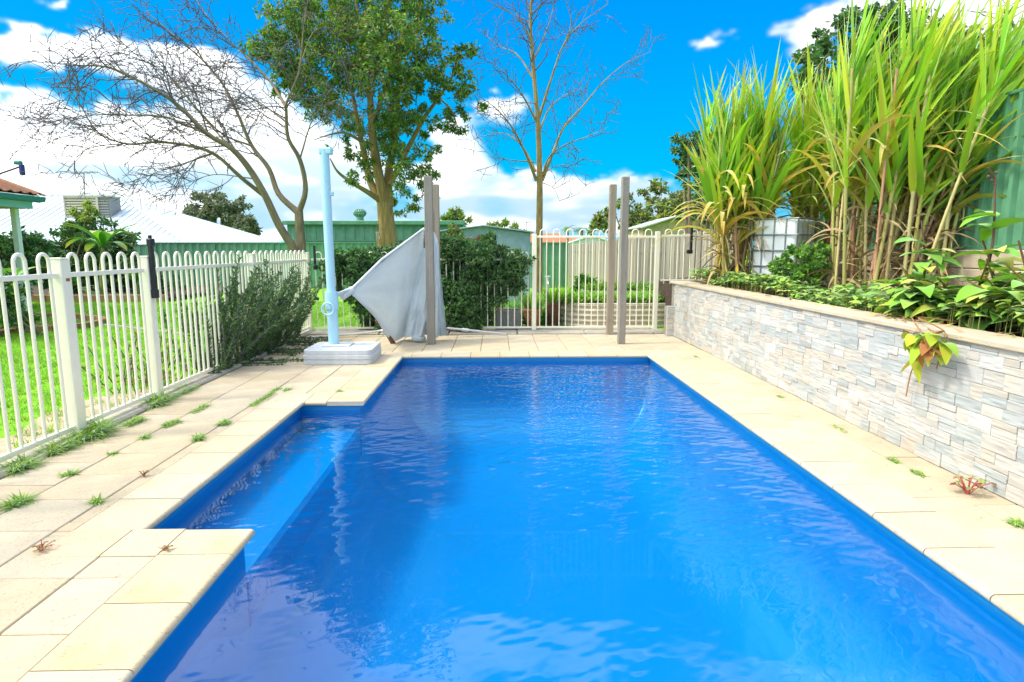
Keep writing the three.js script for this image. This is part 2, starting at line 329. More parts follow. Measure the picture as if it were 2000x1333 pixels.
// ---------------------------------------------------------------- ground, pool, deck
const PX0 = -1.42, PX1 = 2.33, PZ0 = -9.16, PZ1 = 1.2, AX = -2.05, AZ0 = -6.38, AZ1 = -3.38, WALLX = 3.28;
const outline = (e) => [[PX0 - e, PZ1 + e], [PX1 + e, PZ1 + e], [PX1 + e, PZ0 - e], [PX0 - e, PZ0 - e], [PX0 - e, AZ0 - e], [AX - e, AZ0 - e], [AX - e, AZ1 + e], [PX0 - e, AZ1 + e]];
const shapeOf = (pts) => { const s = new THREE.Shape(); pts.forEach(([x, z], i) => (i ? s.lineTo(x, -z) : s.moveTo(x, -z))); s.closePath(); return s; };
function sheet(pts, y, hole) {
  const s = shapeOf(pts); if (hole) s.holes.push(shapeOf(hole));
  const g = new THREE.ShapeGeometry(s); g.rotateX(-Math.PI / 2); g.translate(0, y, 0); g.computeVertexNormals(); return boxUV(g, 1.7);
}
const rect = (x0, x1, z0, z1) => [[x0, z1], [x1, z1], [x1, z0], [x0, z0]];
ground('lawn', sheet(rect(-500, 500, -700, 120), -.055, outline(.12)), M.lawn);
ground('paving_bed', sheet(rect(-3.5, WALLX + .05, -11.55, 2.5), -.014, outline(.07)), M.bed);
ground('sand_patch', sheet([[-3.75, -3.2], [-3.75, -7.1], [-4.1, -7.3], [-4.5, -6.8], [-4.55, -6.1], [-4.3, -5.4], [-4.7, -4.8], [-4.6, -3.6]].reverse(), -.05), M.sand);
ground('back_garden_soil', sheet(rect(-3.2, 3.2, -12.9, -11.7), -.05), M.sand);

// pool shell: rim, walls, floor, entry steps, near ledge
{
  const e = .03, o = outline(e), P = [], quad = (a, b, c, d) => P.push(...a, ...b, ...c, ...a, ...c, ...d);
  const floor = (z) => mix(-1.05, -1.3, sst(-2, -8.5, z));
  for (let k = 0; k < o.length; k++) {
    const [x0, z0] = o[k], [x1, z1] = o[(k + 1) % o.length], N = 24;
    for (let q = 0; q < N; q++) {
      const a = [mix(x0, x1, q / N), mix(z0, z1, q / N)], b = [mix(x0, x1, (q + 1) / N), mix(z0, z1, (q + 1) / N)];
      quad([a[0], -.03, a[1]], [b[0], -.03, b[1]], [b[0], -1.9, b[1]], [a[0], -1.9, a[1]]);
    }
  }
  const wall = rawGeo(P, P.map((_, i) => i).filter((i) => i < P.length / 3)); wall.computeVertexNormals();
  const shell = new THREE.Mesh(wall, M.shell); shell.name = 'pool_shell'; shell.userData.kind = 'structure'; scene.add(shell);
  const fl = new THREE.PlaneGeometry(PX1 - PX0 + .06, PZ1 - PZ0 + .06, 90, 220); fl.rotateX(-Math.PI / 2); fl.translate((PX1 + PX0) / 2, 0, (PZ0 + PZ1) / 2);
  for (let i = 0; i < fl.attributes.position.count; i++) { const x = fl.attributes.position.getX(i), z = fl.attributes.position.getZ(i), e2 = Math.min(x - PX0, PX1 - x, z - PZ0) + .03, k = clamp(e2 / .85), rim = x < PX0 + .9 ? mix(-.34, -.60, sst(AZ1 + .6, AZ1, z) * sst(AZ0 - .6, AZ0, z)) : -.34; fl.attributes.position.setY(i, mix(rim, floor(z), Math.sqrt(1 - (1 - k) ** 2))); }
  fl.computeVertexNormals();
  part('pool_floor', fl, M.shell, shell);
  part('entry_step', boxBetween(AX - .05, PX0 - .031, -1.8, -.30, AZ0 - .028, AZ1 + .028, .03), M.shell, shell);
  part('swim_out_ledge', boxBetween(PX0 - .02, .95, -1.8, -.55, -2.75, PZ1 + .02, .06), M.shell, shell);
  part('pool_rim', merge([boxBetween(PX1 + .012, PX1 + .055, -.082, -.045, PZ0, PZ1), boxBetween(PX0, PX1, -.082, -.045, PZ0 - .055, PZ0 - .012)]), M.shell, shell);
}
// water: a rippled surface about 10 cm below the coping
{
  const W = 896, H = 1792, X0 = -2.2, X1 = 2.5, Z0 = -9.3, Z1 = 1.3, d = new Float32Array(W * H * 4), waves = [];
  reseed(51);
  for (let k = 0; k < 24; k++) { const lam = mix(.055, .62, Math.pow(k / 23, 1.6)), a = rnd(-.75, .75) + 1.45; waves.push([Math.cos(a) * 6.283 / lam, Math.sin(a) * 6.283 / lam, rnd(0, 6.3), lam * (lam < .2 ? .0021 : .0012), k]); }
  const KX = Float64Array.from(waves, (w) => w[0]), KZ = Float64Array.from(waves, (w) => w[1]), PH = Float64Array.from(waves, (w) => w[2]), AM = Float64Array.from(waves, (w) => w[3]), LUT = Float64Array.from({ length: 4096 }, (_, i) => Math.sin(i / 4096 * 6.283185307));
  const GW = 96, GH = 192, field = (fn) => { const f = new Float32Array((GW + 1) * (GH + 1)); for (let j = 0; j <= GH; j++) for (let i = 0; i <= GW; i++) f[j * (GW + 1) + i] = fn(mix(X0, X1, i / GW), mix(Z0, Z1, j / GH)); return (u, v) => { const x = u * GW, y = v * GH, i = Math.floor(x), j = Math.floor(y), a = x - i, c = y - j, q = j * (GW + 1) + i; return (f[q] * (1 - a) + f[q + 1] * a) * (1 - c) + (f[q + GW + 1] * (1 - a) + f[q + GW + 2] * a) * c; }; };
  const fa = field((x, z) => vnoise(x * 1.3, z * 1.3, 3) * 3), fb = field((x, z) => vnoise(x * 3.1, z * 3.1, 9) * 2);
  const fc = field((x, z) => clamp(.12 + .95 * sst(-3.2, -5.2, z + (vnoise(x * 1.1, z * 1.1, 5) - .5) * 2.2 - x * .55) * (.55 + .7 * vnoise(x * .8, z * .8, 17)) + .5 * sst(-8.0, -9, z)));
  for (let j = 0; j < H; j++) for (let i = 0; i < W; i++) {
    const x = mix(X0, X1, i / W), z = mix(Z0, Z1, j / H), wob = fa(i / W, j / H), wob2 = fb(i / W, j / H), breeze = fc(i / W, j / H);
    let s = 0, sl = 0;
    for (let n = 0; n < 24; n++) { const q = LUT[((KX[n] * x + KZ[n] * z + PH[n] + wob + (n & 1 ? wob2 : -wob2)) * 651.8986 + 8388608) & 4095] * AM[n]; if (n > 12) sl += q; else s += q; }
    const hgt = s * breeze * 1.6 + sl * (.22 + .7 * breeze), o = (j * W + i) * 4;
    d[o] = d[o + 1] = d[o + 2] = clamp(hgt / .02 + .5); d[o + 3] = 1;
  }
  const t = new THREE.DataTexture(d, W, H, THREE.RGBAFormat, THREE.FloatType); t.magFilter = THREE.LinearFilter; t.needsUpdate = true;
  M.water = phys([.50, .86, 1], { roughness: .0, transmission: 1, thickness: 0, ior: 1.38, bumpMap: t, bumpScale: .02, side: THREE.DoubleSide });
  const s = shapeOf(outline(.028)), g = new THREE.ShapeGeometry(s); g.rotateX(-Math.PI / 2); g.translate(0, -.105, 0); g.computeVertexNormals();
  const p = g.attributes.position, uv = new Float32Array(p.count * 2);
  for (let i = 0; i < p.count; i++) { uv[2 * i] = (p.getX(i) - X0) / (X1 - X0); uv[2 * i + 1] = (p.getZ(i) - Z0) / (Z1 - Z0); }
  g.setAttribute('uv', new THREE.BufferAttribute(uv, 2));
  ground('pool_water', g, M.water);
}
// pavers: each one a piece of the deck
const deck = settingGroup('pool_deck');
{
  reseed(11);
  const cache = {}, T = .042;
  const paverGeo = (w, d) => { const k = w.toFixed(2) + '|' + d.toFixed(2) + '|' + Math.floor(rnd() * 2); return (cache[k] ??= box(w, T, d, 0, 0, 0, .005, .9 + rnd(0, .3)).translate(0, 0, 0)); };
  const lay = (x0, x1, z0, z1, name = 'paver') => {
    const j = .0065, w = x1 - x0 - j, d = z1 - z0 - j; if (w < .03 || d < .03) return;
    const m = piece(name, paverGeo(w, d), M['paver' + Math.floor(rnd() * 5)], deck, V((x0 + x1) / 2, -T / 2 - rnd(0, .004), (z0 + z1) / 2), 0, rnd(-.004, .004), rnd(-.004, .004));
    m.userData.w = undefined; delete m.userData.w;
  };
  const column = (x0, x1, za, zb, off, len = .452) => { for (let z = zb - off; z > za - len;) { const l = len, a = Math.max(z - l, za), b = Math.min(z, zb); if (b - a > .03) lay(x0, x1, a, b); z -= l; } if (off > .03) lay(x0, x1, Math.max(zb - off, za), zb); };
  const col2 = (x0, x1, za, zb, first, len = .452) => { // joints at first, first - len ... ; clipped to the span
    for (let z = first + len * 40; z > za; z -= len) { const b = Math.min(z, zb), a = Math.max(z - len, za); if (b - a > .03) lay(x0, x1, a, b); }
  };
  col2(-3.475, -3.02, -9.52, 1.6, -3.64); col2(-3.02, -2.53, -9.52, 1.6, -3.84);
  col2(-2.53, -2.425, AZ0 - .03, AZ1, -3.5, .9);                      // cut strip beside the steps
  col2(-2.53, -2.09, AZ1, 1.6, -2.87); col2(-2.09, -1.79, AZ1 + .30, 1.6, -2.87);
  col2(-2.53, -2.12, -9.52, AZ0 - .36, -6.9); col2(-2.12, -1.79, -9.52, AZ0 - .36, -6.74);
  for (let k = 0; k < 1; k++) lay(-2.53, -2.425, AZ0 - .36, AZ0 - .03);
  col2(2.705, 3.02, -9.52, 1.6, -3.28); col2(3.02, WALLX + .02, -9.52, 1.6, -3.6, .9);
  const rows = [[-10.02, -9.52], [-10.5, -10.02], [-10.98, -10.5], [-11.45, -10.98]];
  for (const [a, b] of rows) for (let x = -3.475, k = 0; x < WALLX; k++) { const n = Math.min(x + .462, WALLX + .01); lay(x, n, a, b); x = n; }
  // coping with a rounded nose: profile across, extruded along
  const cop = {}, R = .019, Tc = .046;
  const copGeo = (w, l) => {
    const k = w.toFixed(2) + '|' + l.toFixed(2); if (cop[k]) return cop[k];
    const s = new THREE.Shape(); s.moveTo(0, -Tc); s.lineTo(w - R, -Tc); s.absarc(w - R, -Tc / 2, Tc / 2, -Math.PI / 2, Math.PI / 2, false); s.lineTo(.003, 0); s.lineTo(0, -.003); s.closePath();
    const g = new THREE.ExtrudeGeometry(s, { depth: l, bevelEnabled: false, curveSegments: 8 }); g.translate(-w, .003, -l / 2); return (cop[k] = boxUV(g, 1.1, rnd(), rnd()));
  };
  // nose towards +x at angle 0; x/z is the nose line's middle
  const layCop = (x, z, w, l, ang) => piece('coping_paver', copGeo(w, l - .007), pick(M.coping), deck, V(x, -rnd(0, .002), z), ang);
  const run = (fix, a, b, w, ang, alongX, first, len = .452) => { for (let q = first + len * 40; q > a; q -= len) { const hi = Math.min(q, b), lo = Math.max(q - len, a); if (hi - lo > .04) alongX ? layCop((hi + lo) / 2, fix, w, hi - lo, ang) : layCop(fix, (hi + lo) / 2, w, hi - lo, ang); } };
  const N = .022; // nose overhang
  run(PX0 + N, AZ1 + .0, 1.6, .37 + N, 0, false, -2.18);                         // near left (nose +x), its corner piece included
  run(AX + N, AZ0 - .02, AZ1, .375 + N, 0, false, -3.83);                        // beside the steps
  run(PX0 + N, PZ0 - .0, AZ0 + N, .37 + N, 0, false, -6.36 - .1);                 // far left
  run(PX1 - N, PZ0 - .0, 1.6, .375 + N, Math.PI, false, -3.5);                    // right
  run(PZ0 + N, PX0 - .37, PX1 + .375, .36 + N, -Math.PI / 2, true, -.83, .445);   // far end, nose towards +z
  run(AZ0 + N, AX - .375, PX0 - .37, .36 + N, -Math.PI / 2, true, -2.02, .40);         // steps, far side
  run(AZ1 - N, AX - .38, PX0 - .37, .30 + N, Math.PI / 2, true, -2.09, .42);         // steps, near side
}
// concrete kerb under the left fence, in cast lengths
{
  reseed(5);
  const k = settingGroup('fence_kerb');
  for (let z = 1.2; z > -11.9; z -= 1.21) part('kerb_block', boxBetween(-3.69, -3.485, -.2, .035 + rnd(-.008, .008), z, Math.max(z - 1.195, -11.95), .02), M.concrete, k);
  const b = settingGroup('back_kerb');
  for (let x = -3.48; x < 3.2; x += 1.3) part('kerb_block', boxBetween(x, Math.min(x + 1.285, 3.24), -.2, .03 + rnd(-.008, .008), -11.98, -11.47, .02), M.concrete, b);
}

// ---------------------------------------------------------------- stone clad retaining wall, raised garden
{
  reseed(21);
  const wall = thing('retaining_wall', 'long retaining wall clad in pale stacked stone beside the pool, with flat cream capping', 'wall', [WALLX, 0, -6]);
  part('wall_core', merge([boxBetween(WALLX + .032, WALLX + .27, -.05, .955, 2, -11.2), boxBetween(3.17, 4.6, -.05, .54, -11.2, -11.42), boxBetween(3.3, 4.6, -.05, .955, -11.2, -11.42)]), M.mortar, wall);
  const stones = [];
  const fill = (face, a, b, y0, y1, put) => { // bands of stone along a run from a to b
    for (let y = y0; y < y1 - .02;) {
      let h = Math.min(pick([.085, .1, .115]), y1 - y); if (y1 - y - h < .03) h = y1 - y;
      for (let q = a - rnd(0, .15); q < b;) {
        const w = pick([.12, .16, .2, .24, .28, .18]), split = rnd() < .45;
        const e0 = Math.max(q, a), e1 = Math.min(q + w, b);
        if (e1 - e0 > .02) {
          if (split) { const c = pick([.4, .5, .6]); put(e0, e1, y, y + h * c); if (w > .22 && rnd() < .6) { put(e0, (e0 + e1) / 2, y + h * c, y + h); put((e0 + e1) / 2, e1, y + h * c, y + h); } else put(e0, e1, y + h * c, y + h); }
          else put(e0, e1, y, y + h);
        }
        q += w;
      }
      y += h;
    }
  };
  fill(0, 2.0 - 2, 13.2, 0.0, .955, (a, b, y0, y1) => stones.push([0, 2 - (a + b) / 2, (y0 + y1) / 2, b - a, y1 - y0]));
  fill(0, 3.15, 3.32, 0, .545, (a, b, y0, y1) => stones.push([1, (a + b) / 2, (y0 + y1) / 2, b - a, y1 - y0]));
  fill(0, 3.285, 3.5, .55, .955, (a, b, y0, y1) => stones.push([1, (a + b) / 2, (y0 + y1) / 2, b - a, y1 - y0]));
  const seen = (s) => (s[0] ? .1 : s[1] > -3.35 ? 0 : s[3] * s[4] / (s[1] * s[1] * (-s[1] + 1)));
  stones.sort((p, q) => seen(q) - seen(p));
  const cache = {}, rest = [];
  stones.forEach(([face, q, y, w, h], i) => {
    const d = .05, k = Math.round(w * 50) + '|' + Math.round(h * 200) + '|' + Math.floor(rnd() * 3);
    const out = rnd(0, .012), ci = Math.floor(rnd() * M.stone.length);
    const g0 = () => boxUV(box(face ? w - .0015 : d, h - .0015, face ? d : w - .0015, 0, 0, 0, .003), .8, rnd(), rnd());
    const p = face ? V(q, y, -11.2 + .02 + out) : V(WALLX + .035 - out, y, q);
    if (i < 290) piece('stone', face ? g0() : (cache[k] ??= g0()), M.stone[ci], wall, p, 0, face ? 0 : rnd(-.012, .012), 0);
    else { const g = g0().translate(p.x, p.y, p.z), n = g.attributes.position.count; g.setAttribute('color', new THREE.Float32BufferAttribute(Array.from({ length: n }, () => stoneCols[ci]).flat(), 3)); rest.push(g); }
  });
  M.stoneRest = std([1, 1, 1], { vertexColors: true, map: slateTex, bumpMap: slateBump, bumpScale: .012, roughness: .8 });
  stuff(part('stone_cladding', merge(rest), M.stoneRest, wall));
  for (let z = 2; z > -11.4; z -= .905) part('capping_stone', boxBetween(WALLX - .025, WALLX + .31, .957, 1.0 + rnd(0, .003), z, Math.max(z - .9, -11.44), .008, .8), pick(M.cap), wall);
}
// raised garden bed behind the wall, as terrain
{
  const g = new THREE.PlaneGeometry(3.6, 16.5, 36, 120); g.rotateX(-Math.PI / 2); g.translate(5.38, 0, -5.2);
  const p = g.attributes.position;
  for (let i = 0; i < p.count; i++) { const x = p.getX(i), z = p.getZ(i); p.setY(i, .93 + .06 * (vnoise(x * 2.2, z * 2.2, 1) - .3) + .05 * vnoise(x * 7, z * 7, 2) - .04 * sst(3.75, 3.55, x)); }
  g.computeVertexNormals(); ground('raised_garden_soil', boxUV(g, .8), M.soil);
  ground('garden_bank', boxUV(boxBetween(3.56, 7.2, -.1, .9, 2.9, -13.4)), M.soil);
}
// upper retaining wall of pale blocks carrying the green boundary fence
{
  reseed(31);
  const w = thing('block_wall', 'low cream block wall under the tall green sheet fence', 'wall', [6.05, .9, -6]);
  for (let r = 0; r < 3; r++) for (let z = 1.5 - (r % 2) * .25; z > -12.5; z -= .5) part('block', boxBetween(5.98, 6.28, .88 + r * .235, .88 + r * .235 + .23, z, z - .494, .012), pick(M.cap), w);
}
// corrugated sheet fences: ribs run upright
function sheetGeo(len, h, pitch = .19, depth = .032, rib = .35) { // along +x from 0, base at y 0, facing +z
  const P = [], I = [], xs = [];
  for (let x = 0; x < len; x += pitch) for (const [t, z] of [[0, 0], [1 - rib - .18, 0], [1 - rib, depth], [.92, depth]]) if (x + t * pitch <= len) xs.push([x + t * pitch, z]);
  xs.push([len, 0]);
  xs.forEach(([x, z], i) => { P.push(x, 0, z, x, h, z); if (i) { const q = 2 * i; I.push(q - 2, q, q - 1, q, q + 1, q - 1); } });
  const g = rawGeo(P, I).toNonIndexed(); g.computeVertexNormals(); return boxUV(g, 1.5);
}
{
  const f = thing('sheet_fence', 'tall green corrugated steel fence panel behind the sugar cane on the block wall', 'fence', [6.12, 1.58, -6]);
  for (let z = 1.4; z > -12.2; z -= 2.37) {
    const g = sheetGeo(2.36, 1.8, .215, .062); g.rotateY(-Math.PI / 2); part('sheet_panel', g.translate(6.12, 1.585, z - 2.36), M.green, f);
    part('fence_post', boxBetween(6.10, 6.16, 1.585, 3.40, z + .0, z - .05), M.greenD, f);
  }
  part('top_rail', boxBetween(6.06, 6.18, 3.385, 3.43, 1.5, -12.9, .008), M.greenD, f);
  part('bottom_rail', boxBetween(6.065, 6.175, 1.583, 1.63, 1.5, -12.9, .008), M.greenD, f);
}

// ---------------------------------------------------------------- white loop top pool fence
const LOOPR = .0145;
function loopGeo(y0, y1, w, alongZ, R = LOOPR) {
  const pts = [], r = w / 2; const q = (s, y) => (alongZ ? V(0, y, s) : V(s, y, 0));
  pts.push(q(-r, y0), q(-r, (y0 + y1) / 2), q(-r, y1 - r));
  for (let k = 1; k < 8; k++) { const a = Math.PI * (1 - k / 8); pts.push(q(r * Math.cos(a), y1 - r + r * Math.sin(a))); }
  pts.push(q(r, y1 - r), q(r, (y0 + y1) / 2), q(r, y0)); return tube(pts, R, 7);
}
{
  const X = -3.6, ps = [[1.0, 0], [-1.45, 0], [-3.6, 0], [-5.2, 1], [-6.46, 1], [-9.22, 0], [-11.9, 0]], cap = (x, z, h, w = .1) => merge([boxBetween(x - w / 2, x + w / 2, .0, h, z - w / 2, z + w / 2, .006), boxBetween(x - w / 2 - .005, x + w / 2 + .005, h, h + .014, z - w / 2 - .005, z + w / 2 + .005, .005)]);
  const f = thing('pool_fence', 'cream white loop top tubular fence running along the lawn with a kerb beneath', 'fence', [X, 0, -8]);
  const gate = thing('pool_gate', 'narrow white loop top gate between two square posts with a tall black latch', 'gate', [X, 0, -5.83]);
  const L = loopGeo(.085, 1.555, .117, true);
  ps.forEach(([z], i) => {
    part('post', cap(X, z, 1.51), M.fence, f);
    if (!i) return;
    const a = ps[i - 1][0] - .05, b = z + .05, n = Math.round((a - b) / .2335), own = i === 4 ? gate : f, inset = i === 4 ? .012 : 0, off = (a - b) / n;
    part('rail', boxBetween(X - .019, X + .019, 1.36, 1.40, a - inset, b + inset, .004), M.fence, own); part('rail', boxBetween(X - .019, X + .019, .07, .11, a - inset, b + inset, .004), M.fence, own);
    for (let k = 0; k < n; k++) piece('bar_loop', L, M.fence, own, V(X, 0, a - (k + .5) * off));
  });
  const latch = part('latch', boxBetween(X + .05, X + .09, 1.14, 1.67, -6.43, -6.485, .008), M.black, gate);
  part('latch_knob', merge([boxBetween(X + .045, X + .1, 1.62, 1.7, -6.42, -6.5, .01), boxBetween(X + .055, X + .085, 1.7, 1.735, -6.44, -6.475, .006)]), M.black, latch);
  part('latch_bracket', boxBetween(X + .045, X + .1, 1.09, 1.18, -6.425, -6.495, .006), M.black, latch);
  part('rust_stain', boxBetween(X + .049, X + .0525, 1.33, 1.355, -5.19, -5.235), M.rust, f);
}
{
  const Z = -11.9, f = thing('pool_fence', 'cream white loop top tubular fence across the back of the pool behind the wooden posts', 'fence', [.7, 0, Z]);
  const cap = (x, h, w = .085) => merge([boxBetween(x - w / 2, x + w / 2, 0, h, Z - w / 2, Z + w / 2, .006)]);
  const lo = loopGeo(.06, 1.53, .125, false, .0115), hi = loopGeo(.06, 1.96, .125, false, .0115);
  for (const [a, b, h, g] of [[-3.55, -1.45, 1.53, lo], [-1.45, .745, 1.53, lo], [.745, 3.12, 1.96, hi]]) {
    part('rail', boxBetween(a + .04, b - .04, h - .16, h - .12, Z - .019, Z + .019, .004), M.fence, f); part('rail', boxBetween(a + .04, b - .04, .055, .095, Z - .019, Z + .019, .004), M.fence, f);
    const n = Math.round((b - a - .1) / .25); for (let k = 0; k < n; k++) piece('bar_loop', g, M.fence, f, V(a + .05 + (k + .5) * (b - a - .1) / n, 0, Z));
    part('post', cap(b, b > .7 && b < 1 ? 1.87 : h - .04), M.fence, f);
  }
  const up = thing('pool_fence', 'short white fence panel with a black latch on the raised garden', 'fence', [3.8, .9, Z]);
  const g = loopGeo(.92, 1.96, .125, false, .0115);
  for (const y of [.97, 1.82]) part('rail', boxBetween(3.2, 4.25, y, y + .04, Z - .019, Z + .019, .004), M.fence, up);
  for (let k = 0; k < 4; k++) piece('bar_loop', g, M.fence, up, V(3.33 + k * .25, 0, Z));
  part('post', boxBetween(4.25, 4.335, .9, 1.9, Z - .04, Z + .04, .006), M.fence, up);
  const la = part('latch', boxBetween(3.74, 3.785, 1.56, 2.02, Z + .022, Z + .07, .008), M.black, up);
  part('latch_knob', boxBetween(3.68, 3.79, 1.5, 1.575, Z + .022, Z + .09, .01), M.black, la);
  const l2 = part('latch', boxBetween(-3.44, -3.40, 1.24, 1.66, Z + .05, Z + .1, .008), M.black, f);
  part('latch_knob', boxBetween(-3.45, -3.38, 1.2, 1.29, Z + .046, Z + .11, .01), M.black, l2);
}
// timber paling fence at the side of the back yard
{
  reseed(41);
  const A = V(3.1, 0, -26), B = V(5.25, .12, -13.2), dir = B.clone().sub(A), len = dir.length(); dir.normalize();
  const ry = Math.atan2(-dir.z, dir.x), f = thing('paling_fence', 'weathered grey timber paling fence along the back vegetable garden', 'fence', [4.2, 0, -19]);
  const gs = [0, 1, 2].map((k) => box(.128 - k * .006, 1.0, .018, 0, .5, 0, .003, .9));
  for (let s = 0, k = 0; s < len; s += .14, k++) {
    const p = A.clone().addScaledVector(dir, s), t = s / len, h = mix(1.78, 2.06, t) + rnd(-.025, .02);
    const m = piece('paling', pick(gs), pick(M.paling), f, V(p.x, -.03, p.z), ry + rnd(-.02, .02), 0, rnd(-.008, .008)); m.scale.y = h; 
    if (k % 2) { m.position.x -= .017 * Math.sin(ry); m.position.z -= .017 * Math.cos(ry); }
  }
  for (const y of [.45, 1.45]) { const g = box(len, .07, .04, len / 2, y, -.045); g.rotateY(ry); part('rail', g.translate(A.x, 0, A.z), M.paling[3], f); }
}
// green sheet fence along the back boundary
{
  const f = thing('sheet_fence', 'long low green corrugated steel fence along the back boundary behind the lawn', 'fence', [-8, 0, -26]);
  for (let x = -26; x < 3.0; x += 2.4) { const w = Math.min(2.38, 3.05 - x), h = x < -15 ? 1.78 : 1.86; part('sheet_panel', sheetGeo(w, h, .3, .03).translate(x, -.05, -26), M.green, f); part('top_rail', boxBetween(x, x + w, h - .06, h - .01, -26.02, -25.95, .006), M.greenD, f); part('fence_post', boxBetween(x - .02, x + .03, -.05, h - .01, -26.01, -25.955), M.greenD, f); }
}

// ---------------------------------------------------------------- buildings behind
{ // own house: eave of the patio roof, running along the lawn
  const X = -11.85, h = thing('patio_house', 'house eave with teal gutter, tiled roof edge and white patio post', 'house', [-13.5, -.05, -13]);
  part('fascia', boxBetween(X - .05, X, 2.6, 2.82, -16.4, -4, .006), M.lightBlue, h); part('end_board', boxBetween(-20, X - .05, 2.6, 2.84, -16.4, -16.35, .006), M.lightBlue, h);
  const gs = new THREE.Shape(); gs.moveTo(0, 0); gs.lineTo(.17, .02); gs.lineTo(.2, .14); gs.lineTo(.18, .14); gs.lineTo(.15, .04); gs.lineTo(0, .04); gs.closePath();
  const gut = new THREE.ExtrudeGeometry(gs, { depth: 12.6, bevelEnabled: false }); part('gutter', boxUV(gut).translate(X + .002, 2.77, -16.62), M.fascia, h);
  part('soffit', boxBetween(-20, X - .05, 2.6, 2.63, -16.35, -4), M.cream, h);
  part('patio_post', boxBetween(X - .42, X - .28, -.05, 2.6, -16.3, -16.16, .01), std([.86, .88, .88], { roughness: .5 }), h);
  part('house_wall', boxBetween(-20, -16.2, -.05, 2.6, -13, -4), M.cream, h);
  const rp = (u, z) => V(X + .1 - u, 2.93 + u * .38, z), roof = part('roof', (() => { const P = [rp(0, -16.55), rp(0, -4), rp(6, -4), rp(6, -16.55)], g = rawGeo(P.flatMap((p) => [p.x, p.y, p.z]), [0, 2, 1, 0, 3, 2]).toNonIndexed(); g.computeVertexNormals(); return boxUV(g); })(), M.tile[1], h);
  reseed(61);
  const tg = (() => { const s = new THREE.Shape(); s.moveTo(-.16, 0); s.quadraticCurveTo(-.08, .09, 0, .035); s.quadraticCurveTo(.08, -.01, .16, .03); s.lineTo(.16, .055); s.quadraticCurveTo(.08, .02, 0, .06); s.quadraticCurveTo(-.08, .115, -.16, .025); s.closePath(); const g = new THREE.ExtrudeGeometry(s, { depth: .42, bevelEnabled: false }); g.translate(0, 0, -.42); g.rotateX(.36); g.rotateY(Math.PI / 2); return boxUV(g); })();
  for (let r = 0; r < 4; r++) for (let z = -16.5; z > -16.6 && z < -10; z += .315) { const p = rp(r * .37 - .05, z); piece('roof_tile', tg, pick(M.tile), roof, p.sub(V(0, -.02, 0))); }
  const d = thing('satellite_arm', 'satellite dish feed arm sticking out above the tiled roof edge', 'antenna', [-13.6, 3.2, -15.8]);
  const p0 = atZ(-60, 360, -15.8), p1 = atZ(38, 326, -15.8);
  part('arm', tube([p0, p1, p1.clone().add(V(.02, .06, 0))], .022, 6), M.black, d);
  part('feed_horn', boxBetween(p1.x, p1.x + .09, p1.y - .2, p1.y + .06, -15.86, -15.74, .02), std([.03, .05, .22]), d);
  part('bracket', boxBetween(p1.x - .12, p1.x + .06, p1.y + .05, p1.y + .14, -15.85, -15.75, .02), std([.02, .25, .16]), d);
  part('mast', tube([V(p0.x, 3.0, -15.8), p0], .025, 6), M.alu, d);
  part('cable', tube([p1.clone().add(V(.05, -.18, 0)), p1.clone().add(V(-.08, -.36, 0)), p1.clone().add(V(-.35, -.28, 0)), p1.clone().add(V(-.6, -.12, 0))], .008, 5), M.beigeD, d);
}
